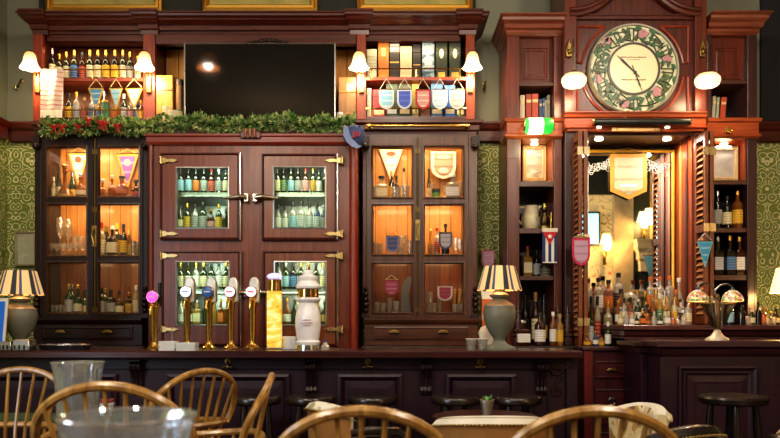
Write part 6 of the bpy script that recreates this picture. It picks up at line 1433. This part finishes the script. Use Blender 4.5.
table(-2.6, -1.35, 3.74, 4.02, .72, plain('3e5036', .85, 0, 0, .2), 'green topped table behind the leftmost hoop-back chair holding red berries')
table(-.84, -.14, .78, 1.36, .745, TW, 'dark wooden table carrying the nearest glass vase')
x, y = wx(485, 3.9), 3.9; t = thing('round_table', 'round dark red table carrying the small potted plant', 'table', (x, y, 0))
MB().lathe([(0, .69), (.255, .69), (.27, .7), (.27, .715), (.26, .72), (0, .72)], (x, y, 0), 36).build('table_top', wood('361614', '4e201c', 'x', .3), t, True)
MB().lathe([(0, 0), (.17, 0), (.17, .02), (.06, .05), (.03, .12), (.03, .55), (.06, .66), (.12, .69), (0, .69)], (x, y, 0), 18).build('pedestal', DW, t, True)
# vases, pots
def vase(px, Y, zb, r, h, lab):
    x = wx(px, Y); t = thing('glass_vase', lab, 'vase', (x, Y, zb), 0.0001)
    P = [(0, .001), (.58, .001), (.66, .02), (.74, .15), (.78, .4), (.83, .7), (.89, .88), (.96, .97), (1, 1), (.96, 1), (.92, .97), (.855, .88), (.795, .7), (.745, .4), (.7, .17), (.6, .1), (0, .1)]
    nn = 56; MB().rings([[(a*r*(1+.022*math.cos(14*q*2*PI/nn)*(1 if .1 < b < .96 else 0))*math.cos(q*2*PI/nn), a*r*(1+.022*math.cos(14*q*2*PI/nn)*(1 if .1 < b < .96 else 0))*math.sin(q*2*PI/nn), b*h) for q in range(nn)] for a, b in P if a > 0]).build('vase_body', VASEG, t, True, local=True)
    MB().tube([(r*.978*math.cos(q*PI/20), r*.978*math.sin(q*PI/20), h) for q in range(40)], .0028, 6, True).build('rim', glass('ffffff', .9, .2, .3, 'dce4e8'), t, True, local=True)
    return t
vase(78, 3.15, .7456, .108, .287, 'tall clear flared glass vase on the dark stand at left')
vase(127.5, 1.15, .7456, .1025, .312, 'blurred nearest clear glass vase in the bottom left foreground')
def pot(px, Y, zb, pt, w, lab, kind, pc):
    x = wx(px, Y); zt = wz(pt, Y); r = w/2*Y/F; t = thing('potted_plant' if kind == 'plant' else 'dessert_pot', lab, 'plant pot' if kind == 'plant' else 'pot', (x, Y, zb))
    MB().lathe([(0, zb+.0006), (r*.68, zb+.0006), (r*.95, zt-.012), (r*1.05, zt-.012), (r*1.05, zt), (r*.92, zt), (r*.86, zt-.012), (0, zt-.012)], (x, Y, 0), 18).build('pot', pc, t, True)
    if kind == 'plant':
        m = MB()
        for i in range(22):
            a = R.uniform(0, 6.28); l = R.uniform(.03, .055); e = R.uniform(.25, 1.1)
            d = Vector((math.cos(a)*math.cos(e), math.sin(a)*math.cos(e), math.sin(e))); s = d.cross(Vector((0, 0, 1))).normalized()*.006; p = Vector((x, Y, zt-.012))
            m.add([p+s, p+d*l*.6+s*.8, p+d*l, p+d*l*.6-s*.8, p-s], [(0, 1, 2, 3, 4)])
        m.build('succulent_leaves', plain('6a9a50', .5), t)
    else:
        m = MB()
        for i in range(16): m.ball((x+R.uniform(-.7, .7)*r, Y+R.uniform(-.7, .7)*r, zt+R.uniform(-.004, .012)), .011, 5)
        m.build('red_berries', plain('8a2c30', .5), t, True)
pot(487, 3.75, .72, 399.5, 14, 'small silver pot with spiky green succulent behind the pale armchair', 'plant', metal('b8b4ac', .4))
pot(106, 3.88, .72, 402.5, 15, 'small white pot of red berries between vase and chair', 'pot', plain('c8ccd4', .4))
# ------------------------------------------------------------------ bar stools
def stool(px, Y, zs, r, lab, rz=0, big=False):
    t = thing('bar_stool', lab, 'stool', (wx(px, Y), Y, 0), rz, 'dark bar stools along the bar'); ORG[t.name] = Vector((0, 0, 0))
    BL = wood('17100f', '2c201c', rough=.25, coat=.4)
    MB().lathe([(0, zs-.045), (r*.9, zs-.045), (r*.98, zs-.036), (r, zs-.012), (r*.95, zs), (r*.6, zs-.006), (0, zs-.01)], (0, 0, 0), 28).build('seat', BL, t, True, local=True)
    for i in range(4):
        a = PI/4+i*PI/2; c, s = math.cos(a), math.sin(a)
        MB().tube([(c*r*.62, s*r*.62, zs-.05), (c*r*.68, s*r*.68, zs-.2), (c*r*.78, s*r*.78, zs-.35), (c*r*1.02, s*r*1.02, 0)], [.018, .023, .02, .018], 10).build('leg', BL, t, True, local=True)
    for hz, q in ((.3, .0), (.48, .0)):
        f = 1.02-.27*hz/zs
        P = [(math.cos(PI/4+i*PI/2)*r*f, math.sin(PI/4+i*PI/2)*r*f, hz) for i in range(4)]
        m = MB()
        for i in (0, 2) if hz < .4 else (1, 3): m.tube([P[i], P[(i+1) % 4]], .011, 8)
        m.build('stretcher', BL, t, True, local=True)
    return t
for px, lab, rz in ((256, 'dark bar stool behind the side-on wooden chair, leftmost of the row', .2), (311, 'dark bar stool below the left carved bracket of the bar', .1), (373, 'dark bar stool before the middle bar panel', .3),
                    (456, 'dark bar stool left of the potted plant', .05), (517, 'dark bar stool right of the potted plant', .1)):
    stool(px, 4.36, CAMZ-74*4.36/F, .148, lab, rz)
stool(733, 4.15, CAMZ-73.5*4.15/F, .182, 'larger dark bar stool standing before the service counter at right', .5)
# ------------------------------------------------------------------ upholstered armchairs
def armchair(name, label, loc, face, zt, Rr, wrap, back_m, in_m, rim_m, armm, legm, flare=.03, drop=.05, th=.055, arms=True, adrop=0):
    t = thing(name, label, 'armchair', (loc[0], loc[1], 0), -face if face else 1e-4); 
    zb = .36; n = 22
    def prof(a):
        u = abs(a)/wrap; top = zt-drop*u*u
        return [(Rr, zb), (Rr+flare*.6, zb+.2), (Rr+flare, top-.05), (Rr+flare+.012, top-.028), (Rr+flare-.01, top-.004), (Rr-.02, top), (Rr-th+.0, top-.012), (Rr-th-.006, top-.035), (Rr-th, top-.08), (Rr-th-.01, zb+.1), (Rr-th, zb)]
    def sect(idx, closed):
        lp = []
        for i in range(n+1):
            a = -wrap+2*wrap*i/n; p = prof(a); lp.append([(p[k][0]*math.sin(a), -p[k][0]*math.cos(a)*.92, p[k][1]) for k in idx])
        return lp
    MB().rings(sect(range(11), True)).build('back_rest', in_m, t, True, local=True)
    def skin(idx, off):
        lp = []
        for i in range(n+1):
            a = -wrap+2*wrap*i/n; p = prof(a); lp.append([((p[k][0]+off[0])*math.sin(a), -(p[k][0]+off[0])*math.cos(a)*.92, p[k][1]+off[1]) for k in idx])
        m = MB(); k = len(idx); vs = [q for l in lp for q in l]
        return m.add(vs, [(i*k+j, i*k+j+1, (i+1)*k+j+1, (i+1)*k+j) for i in range(n) for j in range(k-1)])
    skin([0, 1, 2, 3], (.003, 0)).build('outer_back', back_m, t, True, local=True)
    skin([4, 5, 6] if th < .034 else [3, 4, 5, 6, 7], (.001, .003)).build('top_roll', rim_m, t, True, local=True)
    m = MB()
    for i in range(40):
        a = -wrap*.96+1.92*wrap*i/39; q = prof(a)[3]; m.ball((( q[0]+.006)*math.sin(a), -(q[0]+.006)*math.cos(a)*.92, q[1]-.004), .0055, 4)
    m.build('nail_trim', OLDBRASS, t, True, local=True)
    lp = []
    for z, e in ((.34, -.02), (.36, 0), (.44, .004), (.46, -.02)):
        lp.append([((Rr-th-.006+e)*abs(math.cos(q))**.8*(1 if math.cos(q) > 0 else -1), (Rr-th-.004+e)*abs(math.sin(q))**.8*(1 if math.sin(q) > 0 else -1)+.01, z) for q in [i*PI/12 for i in range(24)]])
    MB().rings(lp).build('seat', in_m, t, True, local=True)
    for s in (-1, 1):
        ax = Rr*math.sin(min(wrap, 1.35))+.005; ay = -Rr*math.cos(min(wrap, 1.35))
        zq = zt-adrop
        if arms: MB().tube([(s*ax, ay, zq-.13), (s*(ax+.01), ay+.1, zq-.125), (s*(ax+.006), ay+.26, zq-.14), (s*(ax), ay+.31, zq-.17), (s*(ax-.01), ay+.315, zq-.24), (s*(ax-.02), ay+.29, .34)], [.02, .022, .024, .022, .018, .016], 10).build('arm', armm, t, True, local=True)
        for y in (.2, -.2): MB().tube([(s*.19, y, .35), (s*.21, y*1.1, 0)], [.022, .015], 8).build('leg', legm, t, True, local=True)
    return t
FLOR = floralcloth(['a89c74', 'd8d0b8', 'e4e0d2', 'e0d8c0', 'b8ac8c'])
FLOG = floralcloth(['6a5434', 'a8884c', 'cbb88c', 'd8ccaa', '94703c'])
LEA = plain('a87c48', .4); CRM = plain('d8d4c4', .7); BLKW = wood('141112', '2a2422', rough=.2, coat=.4); BLK = plain('15151a', .25, 0, .4)
def az(dx, dy): return math.atan2(dx, dy)
x = wx(335, 3.5); armchair('armchair', 'armchair with pale floral top and tan back seen from behind, left of centre', (x+.1, 3.5+.15), az(.8, .6), CAMZ-80*3.55/F, .235, .8, LEA, FLOR, FLOR, BLKW, BLKW, .02, .025)
x = wx(497, 3.2); armchair('armchair', 'wide tan leather armchair with white top roll before the potted plant', (x, 3.45), 0, CAMZ-95*3.22/F, .245, 1.35, LEA, CRM, CRM, LEA, BLKW, .015, .03, th=.03, adrop=.05)
x = wx(632, 3.6); armchair('armchair', 'curved floral armchair with white outer back right of the centre hoops', (x, 3.62), az(-.75, -.55), CAMZ-81.5*3.66/F, .142, 1.25, CRM, FLOG, CRM, CRM, BLKW, .03, .04, th=.035, arms=False)
x = wx(671, 3.0); armchair('armchair', 'low glossy black leather armchair in front of the right bar stool', (x-.03, 2.98), az(-.4, .9), CAMZ-101*2.9/F, .19, 1.2, BLK, BLK, BLKW, BLKW, BLKW, .02, .05)
x = wx(826, 3.3); armchair('armchair', 'pale armchair cut by the right photo edge', (x+.02, 3.3), az(.3, .95), CAMZ-96*3.2/F, .2, 1.25, CRM, FLOR, FLOR, BLKW, BLKW, .02, .05)
# ------------------------------------------------------------------ far side of the room, seen in the mirror
DV = 2*MY-YF
def mx(px, d=0): return (px-CX)*(DV-d)/F
def mz(py, d=0): return CAMZ+(HY-py)*(DV-d)/F
struct('trim_7', MB().box(mx(560), mx(612), YF, YF+.06, mz(195), ZC-.01), plain('1c241e', .6))
struct('trim_8', MB().box(mx(612)+.001, mx(631), YF, YF+.14, 0, ZC-.01), plain('a89a7c', .6))
struct('trim_9', MB().box(mx(631)+.001, mx(648), YF, YF+.1, 0, ZC-.01), plain('1e241f', .6))
struct('trim_10', MB().box(mx(648)+.001, mx(654), YF, YF+.1, 0, ZC-.01), plain('c0a068', .6))
t = thing('wall_television', 'small lit screen reflected in the bar mirror on flowered paper', 'television', (mx(589), YF+.04, mz(245)))
MB().box(mx(572), mx(599), YF+.001, YF+.06, mz(246), mz(212)).build('housing', plain('14161a', .4), t, bevel=.006)
MB().box(mx(573.5), mx(597.5), YF+.06, YF+.064, mz(244), mz(214)).build('screen', glow('8fd0e8', 1.6), t)
def sconce(px, py, n, lab):
    t = thing('wall_lamp', lab, 'lamp', (mx(px), YF+.15, mz(py+26)))
    for q in range(n):
        X = mx(px+(q-(n-1)/2)*6); dz = .0+.06*q
        m = MB(); m.caps = False
        m.lathe([(.11, mz(py+10)+dz), (.065, mz(py)+dz)], (X, YF+.28, 0), 18).build('lamp_shade', glow('ffe0a0', 2.4, 'f0dcb0'), t, True)
        MB().tube([(X, YF+.28, mz(py+14)+dz), (X, YF+.28, mz(py+20)+dz), (mx(px), YF+.2, mz(py+22)), (mx(px), YF+.145, mz(py+18))], .014, 8).build('arm', BRASS, t, True)
        light('mirror_sconce_bulb', 'POINT', (X, YF+.34, mz(py+13)+dz), 34, 'ffc880', .05)
    MB().box(mx(px)-.03, mx(px)+.03, YF+.142, YF+.155, mz(py+30), mz(py+14)).build('back_plate', BRASS, t, bevel=.004)
sconce(602, 236, 1, 'single shaded wall lamp reflected in the bar mirror'); sconce(641, 214, 2, 'double shaded wall lamp reflected in the bar mirror')
t = thing('wall_bracket', 'stepped cream stone bracket reflected in the mirror below the double lamp', 'bracket', (mx(641), YF+.11, mz(272)))
MB().rings([[(mx(641)-w, YF+.101, z), (mx(641)+w, YF+.101, z), (mx(641)+w, YF+.1+w*1.4, z), (mx(641)-w, YF+.1+w*1.4, z)] for w, z in ((.08, mz(272)), (.09, mz(262)), (.13, mz(260)), (.13, mz(254)), (.18, mz(250)), (.18, mz(245)), (.2, mz(243)), (.2, mz(241)))]).build('corbel_block', plain('d8c8a4', .6), t)
w = struct('window_1', MB().box(mx(655.5), mx(661), YF, YF+.02, .6, 3.6), glow('d8ecff', 3.0))
struct('trim_11', MB().frame(mx(655.3), mx(690), .5, 3.7, YF, [(-.03, 0), (-.03, .05), (.0, .05), (0, 0)]), plain('d8d0c0', .5))
# ------------------------------------------------------------------ reflected ceiling pendant and added fill lights
def ceiling_pendant(x, y, z, lab, pw, c='fff0dc'):
    t = thing('ceiling_pendant', lab, 'lamp', (x, y, ZC))
    m = MB(); m.caps = False
    m.lathe([(.13, z), (.125, z+.02), (.07, z+.15), (.03, z+.18)], (x, y, 0), 24).build('lamp_shade', glow('ff9440', .45, 'd89048'), t, True)
    MB().tube([(x, y, z+.17), (x, y, ZC)], .006, 6).build('cord', plain('1c1814', .6), t)
    MB().ball((x, y, z+.08), .035, 8).build('bulb', glow('ffd8a0', 3), t, True)
    light('pendant_light', 'POINT', (x, y, z+.04), pw, c, .04)
ceiling_pendant(-2.02, 3.5, 4.02, 'orange shaded ceiling pendant reflected in the black television', 9)
for x, y, z, pw in ((.1, 3.6, 3.6, 42), (2.2, 3.9, 3.6, 42), (-2.95, 3.0, 3.9, 24), (-1.75, .6, 3.42, 120), (1.6, .6, 3.42, 115), (-.42, -.5, 3.32, 85)): light('room_fill_light', 'POINT', (x, y, z), pw, 'fff0dc', .1)  # unseen fill lights added without fixtures to brighten the fronts
# daylight from a window in the left wall lights the glass and chairs at left
struct('window_2', MB().box(XL+.001, XL+.012, .2, 1.6, 1.0, 2.6), glow('cfe2ff', 2.5))
struct('trim_12', MB().prism([(.1, .9), (1.7, .9), (1.7, 2.7), (.1, 2.7)], XL, XL+.006, 'x'), plain('d0c8b8', .5))
light('window_daylight', 'AREA', (XL+.03, .9, 1.8), 30, 'e6eeff', 1.4, (0, -PI/2, 0), 1.6)
# ------------------------------------------------------------------ camera and colour
cam = bpy.data.cameras.new('camera'); co = bpy.data.objects.new('camera', cam); col.objects.link(co)
co.location = (0, 0, CAMZ); co.rotation_euler = (PI/2, 0, 0)
cam.sensor_width = 36; cam.lens = F/780*36; cam.shift_y = (HY-219)/780; cam.clip_start = .05
cam.dof.use_dof = True; cam.dof.focus_distance = 5.6; cam.dof.aperture_fstop = 3.6
sc = bpy.context.scene; sc.camera = co
w = bpy.data.worlds.new('world'); sc.world = w; w.use_nodes = True
w.node_tree.nodes['Background'].inputs[0].default_value = (.02, .018, .016, 1); w.node_tree.nodes['Background'].inputs[1].default_value = 1
sc.view_settings.view_transform = 'Standard'; sc.view_settings.look = 'Medium High Contrast'; sc.view_settings.exposure = 0.32
sc.cycles.caustics_reflective = False; sc.cycles.caustics_refractive = False
sc.cycles.max_bounces = 10; sc.cycles.transparent_max_bounces = 24; sc.cycles.sample_clamp_indirect = 4.0; sc.cycles.use_denoising = True
